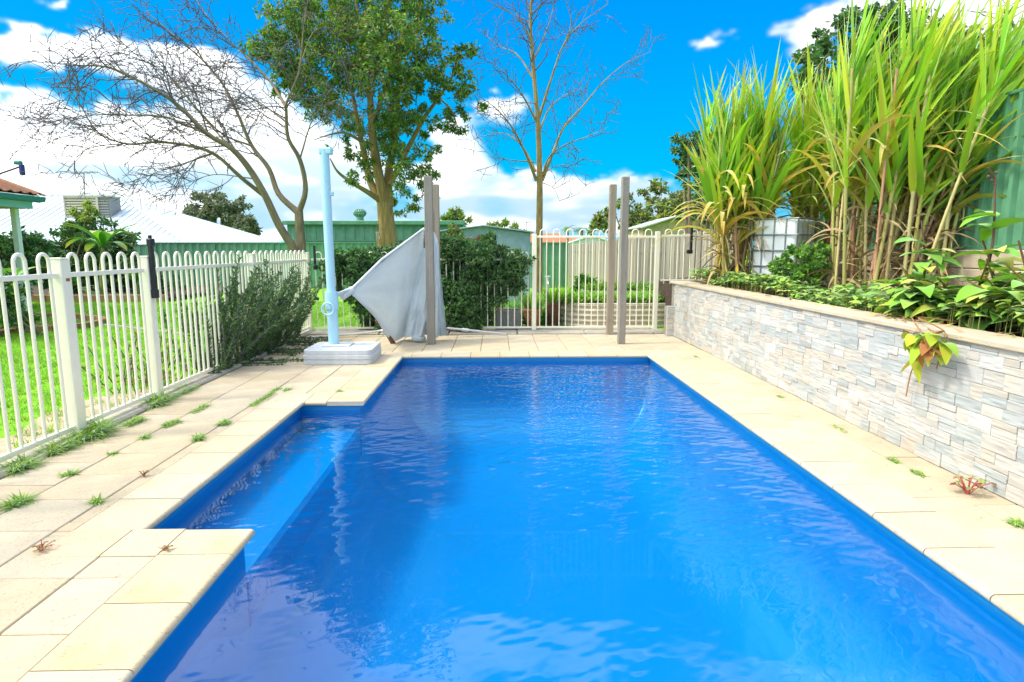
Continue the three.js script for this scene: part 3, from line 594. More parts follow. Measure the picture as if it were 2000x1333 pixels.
{ // neighbour's hip roof house
  const h = thing('hip_roof_house', 'white sheet metal hip roof of the house beyond the green fence', 'house', [-22, -.05, -36]);
  const A = V(-40, 4.55, -36), Bp = V(-21.2, 4.55, -36), e0 = V(-44, 1.95, -30), e1 = V(-14.6, 1.75, -30), e2 = V(-13.4, 1.75, -42);
  const face = (pts) => { const P = [], I = []; for (const q of pts) P.push(q.x, q.y, q.z); for (let i = 1; i + 1 < pts.length; i++) I.push(0, i, i + 1); const g = rawGeo(P, I).toNonIndexed(); g.computeVertexNormals(); return boxUV(g, 1); };
  const rf = part('roof', face([e0, e1, Bp, A]), M.whiteRoof, h); part('roof', face([e1, e2, Bp]), M.whiteRoof, h);
  reseed(62);
  const ribs = []; for (let x = -40; x < -14.8; x += .38) { const t = clamp((x - Bp.x) / (e1.x - Bp.x)), top = x < Bp.x ? V(x, 4.57, -36) : Bp.clone().lerp(e1, t).add(V(0, .02, 0)); ribs.push([V(x, 1.86 + .01, -30), top]); }
  const rt = new Tubes(); for (const r of ribs) if (r[0].distanceTo(r[1]) > .2) rt.add(r, .02, 4, null, false); stuff(part('roof_ribs', rt.build(), M.whiteRoof, rf));
  part('ridge_cap', tube([A, Bp, e1], .09, 6), M.whiteRoof, h);
  part('wall', boxBetween(-40, -15.2, -.05, 1.75, -41, -30.8), M.whiteWall, h);
  part('roof_vent', boxBetween(-19.0, -18.5, 2.6, 3.15, -33.6, -33.2, .03), M.whiteRoof, h);
  const ac = thing('roof_cooler', 'beige louvred evaporative cooler box on the white metal roof', 'cooler', [-24, 3.0, -33.4]);
  const q0 = atZ(128, 430, -33), q1 = atZ(186, 384, -33), q2 = atZ(212, 386, -33);
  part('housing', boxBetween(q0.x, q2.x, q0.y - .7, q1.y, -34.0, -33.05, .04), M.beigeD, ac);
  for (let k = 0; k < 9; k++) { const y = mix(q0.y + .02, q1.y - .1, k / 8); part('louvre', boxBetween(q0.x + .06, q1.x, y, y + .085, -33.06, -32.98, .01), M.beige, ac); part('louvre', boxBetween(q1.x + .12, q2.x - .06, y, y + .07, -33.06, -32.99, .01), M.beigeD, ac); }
  part('frame', merge([boxBetween(q1.x, q1.x + .12, q0.y - .5, q1.y, -33.06, -32.96), boxBetween(q0.x, q2.x, q1.y - .02, q1.y + .05, -34.02, -32.95), boxBetween(q0.x - .01, q0.x + .06, q0.y - .5, q1.y, -33.06, -32.96)]), M.beige, ac);
  const an = thing('roof_antenna', 'thin television antenna on the ridge of the white roof', 'antenna', [-23, 4.4, -36]), t0 = atZ(165, 384, -36), t1 = atZ(163, 337, -36), t2 = atZ(138, 339, -36), t3 = atZ(190, 336, -36);
  part('mast', tube([t0.clone().setY(4.3), t1], .03, 5), M.beigeD, an); part('boom', tube([t2, t3], .035, 5), M.beigeD, an);
  for (let k = 0; k < 5; k++) { const c = t2.clone().lerp(t3, .1 + k * .2); part('element', tube([c.clone().add(V(0, 0, -.5)), c.clone().add(V(0, 0, .5))], .018, 4), M.beigeD, an); }
}
{ // green shed with a roof ventilator
  const s = thing('garden_shed', 'green steel shed with a round ventilator behind the boundary fence', 'shed', [-6, -.05, -28]);
  const a = atZ(562, 470, -27.4).x, b = atZ(905, 470, -27.4).x, top = atZ(600, 434, -27.4).y;
  part('shed_wall', sheetGeo(b - a, top, .42, .03).translate(a, -.05, -27.4), M.green, s); part('shed_body', boxBetween(a, b, -.05, top - .06, -31, -27.42), M.greenD, s);
  part('gutter', boxBetween(a - .15, b + .05, top - .12, top + .06, -27.45, -27.2, .02), M.green, s);
  part('roof', boxBetween(a - .12, b + .05, top + .0, top + .05, -31, -27.44), M.green, s);
  part('mid_rail', boxBetween(a, b, 1.9, 1.97, -27.38, -27.35), M.green, s);
  const c = atZ(703, 434, -28); const vent = part('ventilator', new THREE.CylinderGeometry(.16, .18, .28, 14).translate(c.x, top + .15, -28), M.green, s);
  const fin = new Tubes(); for (let k = 0; k < 18; k++) { const an = k / 18 * 6.283; fin.add([-1, -.5, 0, .5, 1].map((t) => { const r = .1 + .18 * Math.cos(t * 1.35); return V(c.x + Math.cos(an + t * .25) * r, top + .42 + t * .16, -28 + Math.sin(an + t * .25) * r); }), .03, 4); }
  part('ventilator_fins', fin.build(), M.green, vent);
}
{ // blue grey gabled shed
  const s = thing('garden_shed', 'pale blue grey steel shed with a low gable roof behind the dense shrub', 'shed', [-.3, -.05, -20]);
  const a = atZ(850, 460, -19).x, b = atZ(1036, 460, -19).x, m = atZ(945, 443, -19).x, e = atZ(1036, 456, -19).y, r = atZ(945, 443, -19).y;
  const sh = new THREE.Shape(); sh.moveTo(a, -.05); sh.lineTo(b, -.05); sh.lineTo(b, e); sh.lineTo(m, r); sh.lineTo(a, e); sh.closePath();
  part('shed_wall', boxUV(new THREE.ExtrudeGeometry(sh, { depth: 3, bevelEnabled: false }).translate(0, 0, -22.01)), M.blueShed, s);
  part('wall_ribs', (() => { const t = []; for (let x = a + .1; x < b; x += .34) t.push(boxBetween(x, x + .04, -.05, mix(r, e, Math.abs(x - m) / (b - m)) - .06, -19.012, -18.985)); return merge(t); })(), M.blueShed, s);
  for (const [x0, x1] of [[a - .1, m], [m, b + .1]]) { const L = Math.hypot(x1 - x0, r - e), g = box(L, .04, 3.3, 0, 0, 0, .008); g.rotateZ(Math.atan2(x0 < m && x1 <= m ? r - e : e - r, x1 - x0)); part('roof_sheet', g.translate((x0 + x1) / 2, (r + e) / 2 + .03, -20.5), M.blueShed, s); }
}
{ // cream shed at the right of the back yard
  const s = thing('garden_shed', 'cream shed with pale gable roof above the paling fence', 'shed', [7, -.05, -25]);
  const a = atZ(1256, 455, -24).x, b = atZ(1420, 455, -24).x, m = atZ(1316, 425, -24).x, e = atZ(1256, 447, -24).y, r = atZ(1316, 426, -24).y;
  const sh = new THREE.Shape(); sh.moveTo(a, -.05); sh.lineTo(b, -.05); sh.lineTo(b, e + .18); sh.lineTo(m + .6, r - .1); sh.lineTo(m, r - .05); sh.lineTo(a, e); sh.closePath();
  part('shed_wall', boxUV(new THREE.ExtrudeGeometry(sh, { depth: 3, bevelEnabled: false }).translate(0, 0, -27)), M.cream, s);
  for (const [x0, y0, x1, y1] of [[a - .15, e, m, r], [m, r, b + .1, r - .05]]) { const L = Math.hypot(x1 - x0, y1 - y0), g = box(L, .06, 3.4, 0, 0, 0, .01); g.rotateZ(Math.atan2(y1 - y0, x1 - x0)); part('roof_sheet', g.translate((x0 + x1) / 2, (y0 + y1) / 2 + .04, -25.4), M.creamRoof, s); }
  part('barge_board', tube([V(a - .15, e + .02, -23.72), V(m, r + .04, -23.72)], .05, 4), M.creamRoof, s);
}
{ // far roofs over the back fence
  const h = thing('far_house', 'far house with an orange tiled roof seen over the green fence', 'house', [4, -.05, -46]);
  const a = atZ(1020, 470, -45), b = atZ(1125, 461, -45);
  part('wall', boxBetween(a.x - 1, b.x + 1, -.05, 2.1, -50, -45.4), M.whiteWall, h);
  const g = rawGeo([a.x - 2, 2.05, -45, b.x + 1, 2.05, -45, b.x - 1, 2.75, -48, a.x - 1, 2.75, -48], [0, 1, 2, 0, 2, 3]).toNonIndexed(); g.computeVertexNormals(); part('roof', boxUV(g), std([.55, .2, .07], { map: roughTex }), h);
  const w = thing('far_house', 'far white gable end between the orange roof and the paling fence', 'house', [7, -.05, -42]);
  const q0 = atZ(1108, 478, -42), q1 = atZ(1128, 462, -42), q2 = atZ(1215, 476, -42), sh = new THREE.Shape(); sh.moveTo(q0.x, -.05); sh.lineTo(q2.x, -.05); sh.lineTo(q2.x, q0.y); sh.lineTo(q1.x + .9, q1.y); sh.lineTo(q0.x, q0.y); sh.closePath();
  part('gable', boxUV(new THREE.ExtrudeGeometry(sh, { depth: 2, bevelEnabled: false }).translate(0, 0, -44)), M.whiteWall, w);
  part('barge_board', tube([V(q0.x - .2, q0.y, -41.95), V(q1.x + .9, q1.y + .05, -41.95), V(q2.x, q0.y, -41.95)], .07, 4), M.whiteRoof, w);
  const an = thing('roof_antenna', 'small thin antenna far behind the blue grey shed', 'antenna', [2, 0, -40]), t1 = atZ(1029, 434, -40), t0 = atZ(1029, 470, -40);
  part('mast', tube([V(t0.x, -.05, -40), t1], .03, 4), M.beigeD, an); part('boom', tube([t1.clone().add(V(-.3, 0, 0)), t1.clone().add(V(.25, 0, 0))], .025, 4), M.beigeD, an);
}

// ---------------------------------------------------------------- trees
const pxLine = (l, z, k = 1, ox = 0, oy = 0, dz = 0) => l.map(([x, y], i) => atZ(x / k + ox, y / k + oy, z + dz * i / (l.length - 1)));
function smooth(pts, per = 3) { const c = new THREE.CatmullRomCurve3(pts, false, 'centripetal'); return c.getPoints((pts.length - 1) * per); }
// recursive twigs from a limb
function twigs(T, pts, r0, depth, o) {
  const len = pts.reduce((s, p, i) => (i ? s + p.distanceTo(pts[i - 1]) : 0), 0), n = Math.max(2, Math.round(len * o.dens * (depth === 0 ? 1 : .9)));
  for (let k = 0; k < n; k++) {
    const t = mix(o.from ?? .2, 1, (k + rnd(.1, .9)) / n), f = t * (pts.length - 1), i = Math.min(Math.floor(f), pts.length - 2), p = pts[i].clone().lerp(pts[i + 1], f - i), d = pts[i + 1].clone().sub(pts[i]).normalize();
    const side = perp(d); const dir = d.clone().multiplyScalar(rnd(.5, 1)).addScaledVector(side, rnd(.6, 1.1)).add(o.bias).normalize();
    const L = o.len * Math.pow(.62, depth) * rnd(.55, 1.25) * (1 - .35 * t), r = Math.max(.0075, r0 * .45 * (1 - .5 * t)), q = [p], m = dir.clone();
    const S = depth > 1 ? 3 : 5; for (let s = 0; s < S; s++) { m.addScaledVector(rdir(), .28).addScaledVector(o.bias, .12).normalize(); q.push(q[q.length - 1].clone().addScaledVector(m, L / S)); }
    T[Math.min(depth, T.length - 1)].add(q, q.map((_, s) => mix(r, Math.max(.0050, r * .4), s / S)), depth ? 3 : 4, null, false);
    if (depth < o.depth) twigs(T, q, r, depth + 1, o);
  }
}
function bareTree(name, label, base, limbs, bark, tw, o, group) {
  const t = thing(name, label, 'tree', base, group), trunk = new Tubes(), T = [new Tubes(), new Tubes()];
  limbs.forEach(({ pts, r, plain, spawn = true, low }) => { const s = smooth(pts, 4), rr = s.map((_, i) => mix(r[0], r[1], Math.pow(i / (s.length - 1), .65)) * .66); (plain ? trunk : trunk).add(s, rr, 8); if (spawn) twigs(T, s, r[1] * 2 + .015, 0, { ...o, from: low ?? .25 }); });
  const tr = part('trunk', trunk.build(), bark, t); stuff(part('branches', T[0].build(), tw, tr)); stuff(part('twigs', T[1].build(), tw, tr));
  return t;
}
reseed(101);
{
  const z = -14.2, k = 2.666, ox = 60, L = (l, r, dz = 0, low) => ({ pts: pxLine(l, z, k, ox, 0, dz), r, low });
  const b0 = atZ(588, 545, z);
  bareTree('bare_tree', 'leafless spreading tree with two leaning trunks and a haze of fine twigs behind the rosemary', [b0.x, -.05, z], [
    { ...L([[1440, 1480], [1380, 1320], [1290, 1170], [1220, 1020], [1130, 870], [1040, 770], [920, 700], [790, 570], [700, 500], [560, 420], [400, 350], [250, 340]], [.18, .02], 1.5), low: .4 },
    { ...L([[1415, 1480], [1410, 1320], [1400, 1190], [1395, 1100]], [.19, .14]), spawn: false },
    L([[1395, 1110], [1290, 1010], [1240, 880], [1150, 760], [1080, 600], [1000, 440], [890, 310], [750, 190], [600, 60]], [.12, .012], -1.2, .3),
    L([[1395, 1110], [1430, 990], [1400, 830], [1340, 720], [1330, 580], [1330, 540], [1395, 380], [1420, 150], [1450, -40]], [.11, .012], 1.2, .35),
    L([[1215, 1020], [1100, 930], [950, 800], [800, 755], [650, 740], [500, 750], [350, 690], [240, 520], [80, 320]], [.085, .008], 2.2, .25),
    L([[920, 700], [700, 610], [500, 600], [300, 600], [100, 640], [30, 665]], [.05, .006], -1.4, .2),
    L([[1330, 560], [1250, 430], [1130, 300], [1040, 220], [900, 60], [840, -40]], [.06, .008], -1.6, .2),
    L([[460, 750], [360, 760], [270, 790], [180, 900]], [.025, .005], .8, .1),
    L([[950, 800], [800, 850], [650, 900], [520, 950]], [.03, .005], 1.2, .1), L([[1150, 930], [950, 910], [800, 960], [640, 1020]], [.025, .004], -.8, .1),
    L([[1400, 830], [1480, 600], [1600, 520], [1700, 560]], [.03, .005], 1.2, .1), L([[1400, 350], [1470, 170], [1530, 145], [1640, 210], [1720, 310]], [.03, .006], -.6, .2), L([[1335, 640], [1200, 540], [1080, 480], [950, 470], [760, 480]], [.035, .005], -1, .1),
    L([[1150, 760], [1000, 700], [860, 560], [700, 380], [480, 280], [300, 270]], [.04, .005], 1.8, .1), L([[1040, 770], [880, 590], [720, 400], [600, 300], [420, 200]], [.035, .005], -2, .15),
  ], M.barkGrey, M.twig, { dens: 4.6, len: 1.15, depth: 2, bias: V(-.22, .06, 0) });
}
{
  const z = -18, k = 2.777, ox = 900, L = (l, r, dz = 0, low) => ({ pts: pxLine(l, z, k, ox, 0, dz), r, low });
  const b0 = atZ(1053, 560, z);
  bareTree('bare_tree', 'slender leafless tree with one straight pale trunk and rising branches behind the back fence', [b0.x, -.05, z], [
    { ...L([[420, 1590], [425, 1300], [428, 970], [420, 700], [405, 500], [385, 250], [378, 80], [400, -150], [410, -260]], [.21, .03]), low: .55 },
    L([[410, 980], [350, 830], [270, 680], [180, 580], [60, 500]], [.08, .008], 1.2), L([[405, 930], [330, 790], [240, 725], [110, 740]], [.06, .007], -1), L([[405, 650], [330, 510], [230, 390], [110, 300]], [.055, .007], 1), L([[390, 420], [300, 290], [220, 255], [130, 190]], [.045, .006], -1), L([[385, 230], [330, 120], [200, 30], [90, -20]], [.04, .006], .8),
    L([[440, 980], [500, 830], [560, 690], [660, 580], [760, 460], [900, 340], [1030, 280]], [.085, .007], -1.2), L([[445, 950], [475, 860], [560, 790], [690, 740], [800, 690]], [.05, .006], 1), L([[425, 640], [500, 400], [560, 240], [650, 130], [800, 20]], [.07, .008], 1), L([[425, 720], [480, 590], [560, 520], [650, 480]], [.05, .006], -1), L([[440, 990], [500, 1020], [540, 1100]], [.022, .006], .5), L([[400, 880], [280, 870], [170, 850], [110, 790]], [.035, .005], .6), L([[560, 250], [600, 120], [570, 0], [560, -100]], [.04, .006], .6), L([[430, 960], [520, 900], [650, 905]], [.03, .005], .8), L([[415, 560], [300, 555], [200, 545]], [.03, .005], .8),
    L([[395, 330], [460, 180], [500, 50], [520, -80]], [.04, .006], -.6), L([[385, 200], [370, 40], [330, -120]], [.04, .006], .4),
  ], M.barkYellow, M.twigC, { dens: 3.5, len: .95, depth: 2, bias: V(.02, .16, 0) });
}
// leafy crown from clumps: [x, y, z, radius, leaves]
function crownLeaves(clumps, { size = .13, width = .35, cols, hang = .4, flat = .85, lump = 1 }) {
  const A = new Leaves();
  for (const [x, y, z, r, n] of clumps) {
    const subs = Array.from({ length: Math.max(4, Math.round(n / 55)) }, () => { const d = rdir().multiplyScalar(r * Math.pow(rnd(), .45)); return [x + d.x, y + d.y * flat, z + d.z, r * rnd(.16, .34) * lump]; });
    for (let k = 0; k < n; k++) {
      const s = pick(subs), d = rdir(), q = Math.pow(rnd(), .5), p = V(s[0] + d.x * s[3] * q, s[1] + d.y * s[3] * q * .8, s[2] + d.z * s[3] * q);
      const dir = rdir().add(V(0, -hang, 0)).normalize(); A.rhomb(p, dir, perp(dir), size * rnd(.6, 1.35), size * width * rnd(.7, 1.3), vary(pick(cols), .3));
    }
  }
  return A.build();
}
reseed(111);
{ // tall evergreen with a pale flaking trunk
  const z = -16, k = 2.776, ox = 450, b0 = atZ(757, 590, z), t = thing('paperbark_tree', 'tall evergreen tree with dark green crown and flaking yellow trunk', 'tree', [b0.x, -.05, z]);
  const T = new Tubes(), L = (l, r, dz = 0) => { const s = smooth(pxLine(l, z, k, ox, 0, dz), 4); T.add(s, s.map((_, i) => mix(r[0], r[1], i / (s.length - 1)) * .86), 9); return s; };
  L([[870, 1640], [862, 1333], [842, 1180], [835, 1100]], [.27, .23]); L([[840, 1120], [800, 930], [772, 750], [762, 600], [750, 450], [740, 250], [730, 60]], [.16, .04], .6); L([[825, 1110], [760, 990], [735, 880], [700, 720], [670, 560], [640, 380], [600, 200]], [.13, .02], -1.2); L([[815, 1090], [740, 1040], [650, 985], [580, 930], [540, 860]], [.09, .015], 1);
  L([[860, 1120], [855, 950], [890, 780], [900, 600], [920, 420], [900, 200], [860, 0]], [.14, .03], -1); L([[865, 1000], [970, 790], [1050, 640], [1130, 530], [1200, 420], [1240, 320]], [.09, .015], .9); L([[780, 800], [700, 760], [620, 720], [540, 730], [450, 760]], [.06, .01], 1.2); L([[770, 700], [850, 450], [960, 280], [1040, 180]], [.08, .015], 1.4); L([[1130, 530], [1200, 600], [1230, 680]], [.03, .01], .3); L([[750, 480], [720, 250], [680, 0], [660, -200]], [.07, .02]); L([[840, 250], [850, 0], [860, -250]], [.06, .02]);
  const tr = part('trunk', T.build(), M.barkYellow, t);
  const flakes = []; for (let i = 0; i < 60; i++) { const a = rnd(0, 6.28), y = rnd(0.3, 2.2), r = .224 - .010 * y; flakes.push(box(rnd(.04, .1), rnd(.12, .35), .012).rotateX(rnd(-.15, .15)).translate(0, 0, r).rotateY(a).translate(mix(b0.x + .02, b0.x - .02, y / 2.2), y, z)); }
  stuff(part('bark_flakes', merge(flakes), M.barkYellow, tr));
  const C = [[620, 60, 85], [700, 40, 95], [560, 95, 70], [785, 60, 80], [640, 145, 85], [725, 150, 80], [815, 110, 62], [520, 85, 42], [690, 225, 55, .7], [795, 225, 60], [850, 150, 38, .6], [905, 112, 38, 1.2], [905, 185, 44, 1], [888, 235, 40, 1], [870, 170, 36, .8], [760, 300, 55], [805, 330, 58], [795, 398, 34], [690, 315, 48, .55], [842, 325, 26, .6], [620, 225, 48, .35], [590, 160, 50, .6], [650, -40, 90], [760, -40, 95], [700, -120, 95], [790, -130, 80], [830, 20, 60, .8], [740, 245, 55, .8], [830, 260, 40, .7], [760, 230, 50], [670, 280, 30, .4], [840, 390, 18, .4], [640, 200, 60, .6], [720, 95, 80], [770, 140, 70], [600, 20, 70], [735, -190, 60], [560, 150, 45, .6]];
  part('crown', crownLeaves(C.map(([x, y, r, d = 1]) => { const p = atZ(x, y, z + rnd(-1.3, 1.3)); return [p.x, p.y, p.z, r / F * 16 * 1.0, Math.round(r * r * .36 * d)]; }), { lump: .85, size: .125, width: .34, cols: [[.05, .18, .012], [.08, .26, .012], [.045, .14, .014], [.16, .36, .012], [.28, .38, .012], [.22, .20, .03]], hang: .5 }), M.leaf, t);
}
// round-headed trees and shrubs made of clumps
function bush(name, label, category, base, clumps, o, stems = [], group, mat = M.leaf) {
  const t = thing(name, label, category, base, group);
  const T = new Tubes();
  if (!stems.length) stems = clumps.slice(0, 6).map(([x, y, z]) => [[base[0], base[1], base[2]], [mix(base[0], x, .6), mix(base[1], y, .45), mix(base[2], z, .6)], [x, y, z]]);
  for (const s of stems) { const q = smooth(s.map((p) => (p.isVector3 ? p : V(...p))), 3), r = o.stemR ?? .03; T.add(q, q.map((_, i) => mix(r, r * .3, i / (q.length - 1))), 5); }
  part(category === 'tree' ? 'trunk' : 'stems', T.build(), o.bark ?? M.barkGrey, t);
  part(category === 'tree' ? 'crown' : 'foliage', crownLeaves(clumps, o), mat, t); return t;
}
const pxClumps = (l, z, dens = .3, zr = .5) => l.map(([x, y, r, d = 1]) => { const p = atZ(x, y, z + rnd(-zr, zr)); return [p.x, p.y, p.z, r / F * Math.abs(z), Math.round(r * r * dens * d)]; });
reseed(121);
const G1 = [[.04, .14, .025], [.06, .19, .03], [.03, .10, .02], [.10, .25, .035]], GY = [[.16, .30, .015], [.22, .36, .012], [.10, .22, .015], [.30, .34, .02]], GO = [[.15, .19, .08], [.20, .24, .10], [.10, .13, .05]];
{ const l = []; for (let i = 0; i < 26; i++) { const a = rnd(0, 3.1416), r = Math.sqrt(rnd()); l.push([430 + Math.cos(a) * r * 72, 446 - Math.sin(a) * r * 62, rnd(15, 24)]); }
  bush('round_tree', 'far grey green round headed tree beyond the white roof', 'tree', [atZ(430, 500, -48).x, -.05, -48], pxClumps(l, -48, .75, 2), { size: .32, width: .45, cols: GO, stemR: .3 }); }
bush('conifer_bush', 'low bright green bushy tree far behind the blue grey shed', 'tree', [atZ(880, 500, -30).x, -.05, -30], pxClumps([[878, 425, 22], [900, 432, 20], [865, 438, 18], [890, 412, 14]], -30, .8), { size: .22, width: .4, cols: GY, stemR: .1 });
bush('garden_shrub', 'lime green shrub top showing over the right of the blue grey shed roof', 'shrub', [atZ(1000, 500, -32).x, -.05, -32], pxClumps([[985, 440, 16], [1003, 443, 14], [965, 442, 12], [1020, 450, 10]], -32, .8), { size: .22, width: .4, cols: GY, stemR: .08 });
for (const [x, y, lab] of [[1106, 447, 'small far palm above the orange roof, the thinner of two'], [1134, 450, 'small far palm beside the white gable end, the fuller of two']]) {
  const p = atZ(x, y, -44), t = thing('palm_tree', lab, 'tree', [p.x, -.05, -44], 'far palms'); part('trunk', tube([V(p.x, -.05, -44), V(p.x + .1, p.y, -44)], .12, 6), M.barkGrey, t);
  const A = new Leaves(); for (let k = 0; k < (x > 1120 ? 26 : 18); k++) { const a = rnd(0, 6.28); A.blade(V(p.x + .1, p.y, -44), V(Math.cos(a), rnd(.2, 1.2), Math.sin(a)), rnd(.7, 1.0), .14, vary([.12, .28, .02]), { droop: 1.3 }); } part('crown', A.build(), M.leaf, t);
}
bush('citrus_tree', 'loose yellow green citrus tree behind the paling fence and wooden posts', 'tree', [atZ(1280, 480, -27.5).x, -.05, -27.5], pxClumps([[1175, 430, 24, .6], [1200, 412, 20, .5], [1250, 420, 26], [1285, 415, 28], [1320, 400, 26], [1345, 415, 26], [1265, 385, 26, .3], [1300, 370, 28, .4], [1235, 440, 20], [1340, 380, 24, .5], [1380, 420, 24], [1225, 395, 15, .4], [1160, 445, 14, .5]], -27.5, 1.1, .8), { lump: 1.6, size: .2, width: .5, cols: GY.concat([[.10, .12, .02], [.16, .12, .03]]), stemR: .08 });
bush('dark_tree', 'dense dark green tree behind the narrow clump of sugar cane', 'tree', [atZ(1365, 480, -17).x, -.05, -17], pxClumps([[1345, 280, 30], [1370, 310, 38], [1390, 350, 38], [1375, 390, 34], [1335, 320, 30], [1400, 280, 34], [1420, 330, 36], [1410, 400, 30], [1325, 295, 18], [1345, 350, 22, .7], [1380, 430, 25]], -17, .5, .6), { size: .14, width: .5, cols: G1, stemR: .1 });
bush('dark_tree', 'big dark leafy tree behind the tall sugar cane and green fence', 'tree', [9.6, 0, -12.4], pxClumps([[1600, 150, 60, .6], [1660, 90, 70], [1700, 60, 60], [1760, 80, 70], [1640, 60, 40, .6], [1720, 160, 80], [1820, 150, 80], [1900, 170, 70], [1960, 150, 70], [2020, 150, 70], [1850, 90, 60], [1640, 170, 60], [1560, 130, 30, .5], [1940, 90, 40, .3], [2060, 180, 80], [1900, 220, 50]], -12.4, .28, .6), { size: .13, width: .48, cols: G1.concat([[.09, .2, .015]]), stemR: .12 });
{ const p = (x, y) => atZ(x, y, -11), t = thing('bare_shrub', 'thin bare twiggy branches at the top of the dark tree by the green fence', 'shrub', [10.3, 0, -11]); const T = [new Tubes(), new Tubes()]; const s = smooth([V(10.3, 0, -11), p(2060, 200), p(2010, 120), p(1985, 60), p(1960, 20)], 4); T[0].add(s, s.map((_, i) => mix(.05, .008, i / s.length)), 5); twigs(T, s, .03, 0, { dens: 1.4, len: .7, depth: 1, bias: V(-.1, .1, 0), from: .65 }); part('stems', T[0].build(), M.twig, t); part('twigs', T[1].build(), M.twig, t); }

// left garden
reseed(131);
bush('garden_shrub', 'large dark shrub left of the white patio post', 'shrub', [-15.6, -.05, -17.6], pxClumps([[20, 480, 45], [60, 490, 40], [-20, 490, 50], [30, 530, 50], [80, 520, 40], [-20, 540, 50]], -17.6, .42), { size: .16, width: .5, cols: G1 });
bush('garden_shrub', 'dark shrub between the patio post and the banana plants', 'shrub', [-13.4, -.05, -20], pxClumps([[105, 500, 26], [95, 530, 28], [130, 520, 30], [120, 555, 26]], -20, .5), { size: .17, width: .5, cols: G1 });
bush('garden_shrub', 'tall leafy shrub with yellow green tips behind the banana plants', 'shrub', [-15.2, -.05, -22.5], pxClumps([[165, 450, 44], [140, 480, 40], [200, 485, 46], [230, 515, 44], [180, 530, 48], [130, 540, 38], [240, 480, 30, .7], [250, 550, 36], [215, 460, 30, .7]], -22.5, .8).concat(), { size: .17, width: .45, cols: G1.concat([[.10, .22, .02]]) });
bush('flowering_shrub', 'pale lime plume shrub in front of the cooler box', 'shrub', [-15.4, -.05, -22], pxClumps([[150, 412, 11], [172, 402, 12], [165, 425, 15], [185, 415, 8]], -22, 1.5), { size: .15, width: .4, cols: [[.36, .46, .05], [.28, .40, .04]] });
bush('garden_shrub', 'low leafy plants beside the nearer curved garden edging', 'shrub', [-8.6, -.05, -11.8], pxClumps([[12, 560, 30], [20, 600, 36], [35, 620, 26], [0, 620, 40]], -11.6, .5), { size: .11, width: .5, cols: G1.concat(GY.slice(0, 1)) });
bush('garden_shrub', 'grey green low shrub at the right end of the far garden bed', 'shrub', [-12.2, -.05, -20.6], pxClumps([[330, 545, 22], [345, 560, 18], [315, 560, 16]], -20.6, .6), { size: .14, width: .4, cols: GO.concat(G1) });
const bananaSpots = [[200, 430, 560, -20.4, 13, 1.5, 'tallest banana plant with broad bright leaves in the far garden bed'], [265, 500, 580, -20.2, 9, 1.1, 'small banana plant at the right of the far garden bed'], [150, 520, 582, -20, 8, 1.0, 'shortest banana plant, low at the left of its clump'], [20, 500, 590, -12.4, 5, .75, 'young banana plant near the curved garden edging']];
for (const [x, yt, yb, z, n, Ls, lab] of bananaSpots) {
  const b = atZ(x, yb, z), top = atZ(x, yt + 55, z), t = thing('banana_plant', lab, 'plant', [b.x, -.05, z], 'banana plants in the garden');
  part('stem', tube([V(b.x, -.06, z), V(b.x + .05, top.y * .6, z), top], [.11, .09, .05], 8), std([.30, .36, .08]), t);
  for (let k = 0; k < n; k++) { const a = k / n * 6.283 + rnd(-.4, .4), A = new Leaves(); A.blade(top.clone(), V(Math.cos(a) * rnd(.5, 1), rnd(.7, 1.5), Math.sin(a) * .6), Ls * rnd(.7, 1.1), .27 * Math.sqrt(Ls), vary(pick([[.12, .42, .02], [.20, .52, .02], [.09, .33, .02]]), .2), { n: 8, droop: rnd(.8, 2.1), prof: (q) => (q < .12 ? .08 : Math.pow(Math.sin(Math.PI * Math.pow((q - .1) / .9, .8)), .55)), tip: [.4, .38, .05] }); part('leaf', A.build(), M.leaf, t); }
}
{ reseed(132);
  const e = thing('garden_edging', 'brown timber sleeper edging of the far garden bed across the lawn', 'edging', [-14, -.05, -19.2]);
  for (let x = -21; x < -10.2; x += 1.8) part('sleeper', boxBetween(x, x + 1.78, -.06, .18 + rnd(-.01, .01), -19.35, -19.2, .015), M.sleeper, e);
  ground('garden_soil', sheet(rect(-24, -10.2, -25.8, -19.3), .08), M.soil);
  const c = thing('garden_edging', 'low curved brick edging around the nearer planting on the lawn', 'edging', [-8.4, -.05, -12.3]);
  const cv = smooth([atY(-60, 660), atY(60, 645), atY(140, 640), atY(190, 632), atY(203, 627), atY(180, 622), atY(120, 618), atY(40, 618)].map((p) => p.setY(0)), 6);
  for (let i = 0; i + 1 < cv.length; i++) { const a = cv[i], b = cv[i + 1], L = a.distanceTo(b), g = box(L * .96, .13, .11, 0, .0, 0, .01); g.rotateY(Math.atan2(-(b.z - a.z), b.x - a.x)); part('edging_brick', g.translate((a.x + b.x) / 2, .005 + rnd(-.008, .008), (a.z + b.z) / 2), M.brick, c); }
  const q = cv.map((p) => [p.x, p.z]); const soilPts = [...q]; ground('garden_soil', (() => { const s = new THREE.Shape(); soilPts.forEach(([x, zz], i) => (i ? s.lineTo(x, -zz) : s.moveTo(x, -zz))); const g = new THREE.ShapeGeometry(s); g.rotateX(-Math.PI / 2); return boxUV(g.translate(0, -.035, 0), .9); })(), M.soil);
  const p = thing('stepping_edge', 'pale concrete edging strip crossing the lawn', 'edging', [-8, -.05, -11]); const s0 = atY(205, 632), s1 = atY(360, 650); { const L = s0.distanceTo(s1), g = box(L, .05, .1); g.rotateY(Math.atan2(-(s1.z - s0.z), s1.x - s0.x)); part('strip', g.translate((s0.x + s1.x) / 2, -.035, (s0.z + s1.z) / 2), M.concrete, p); }
}
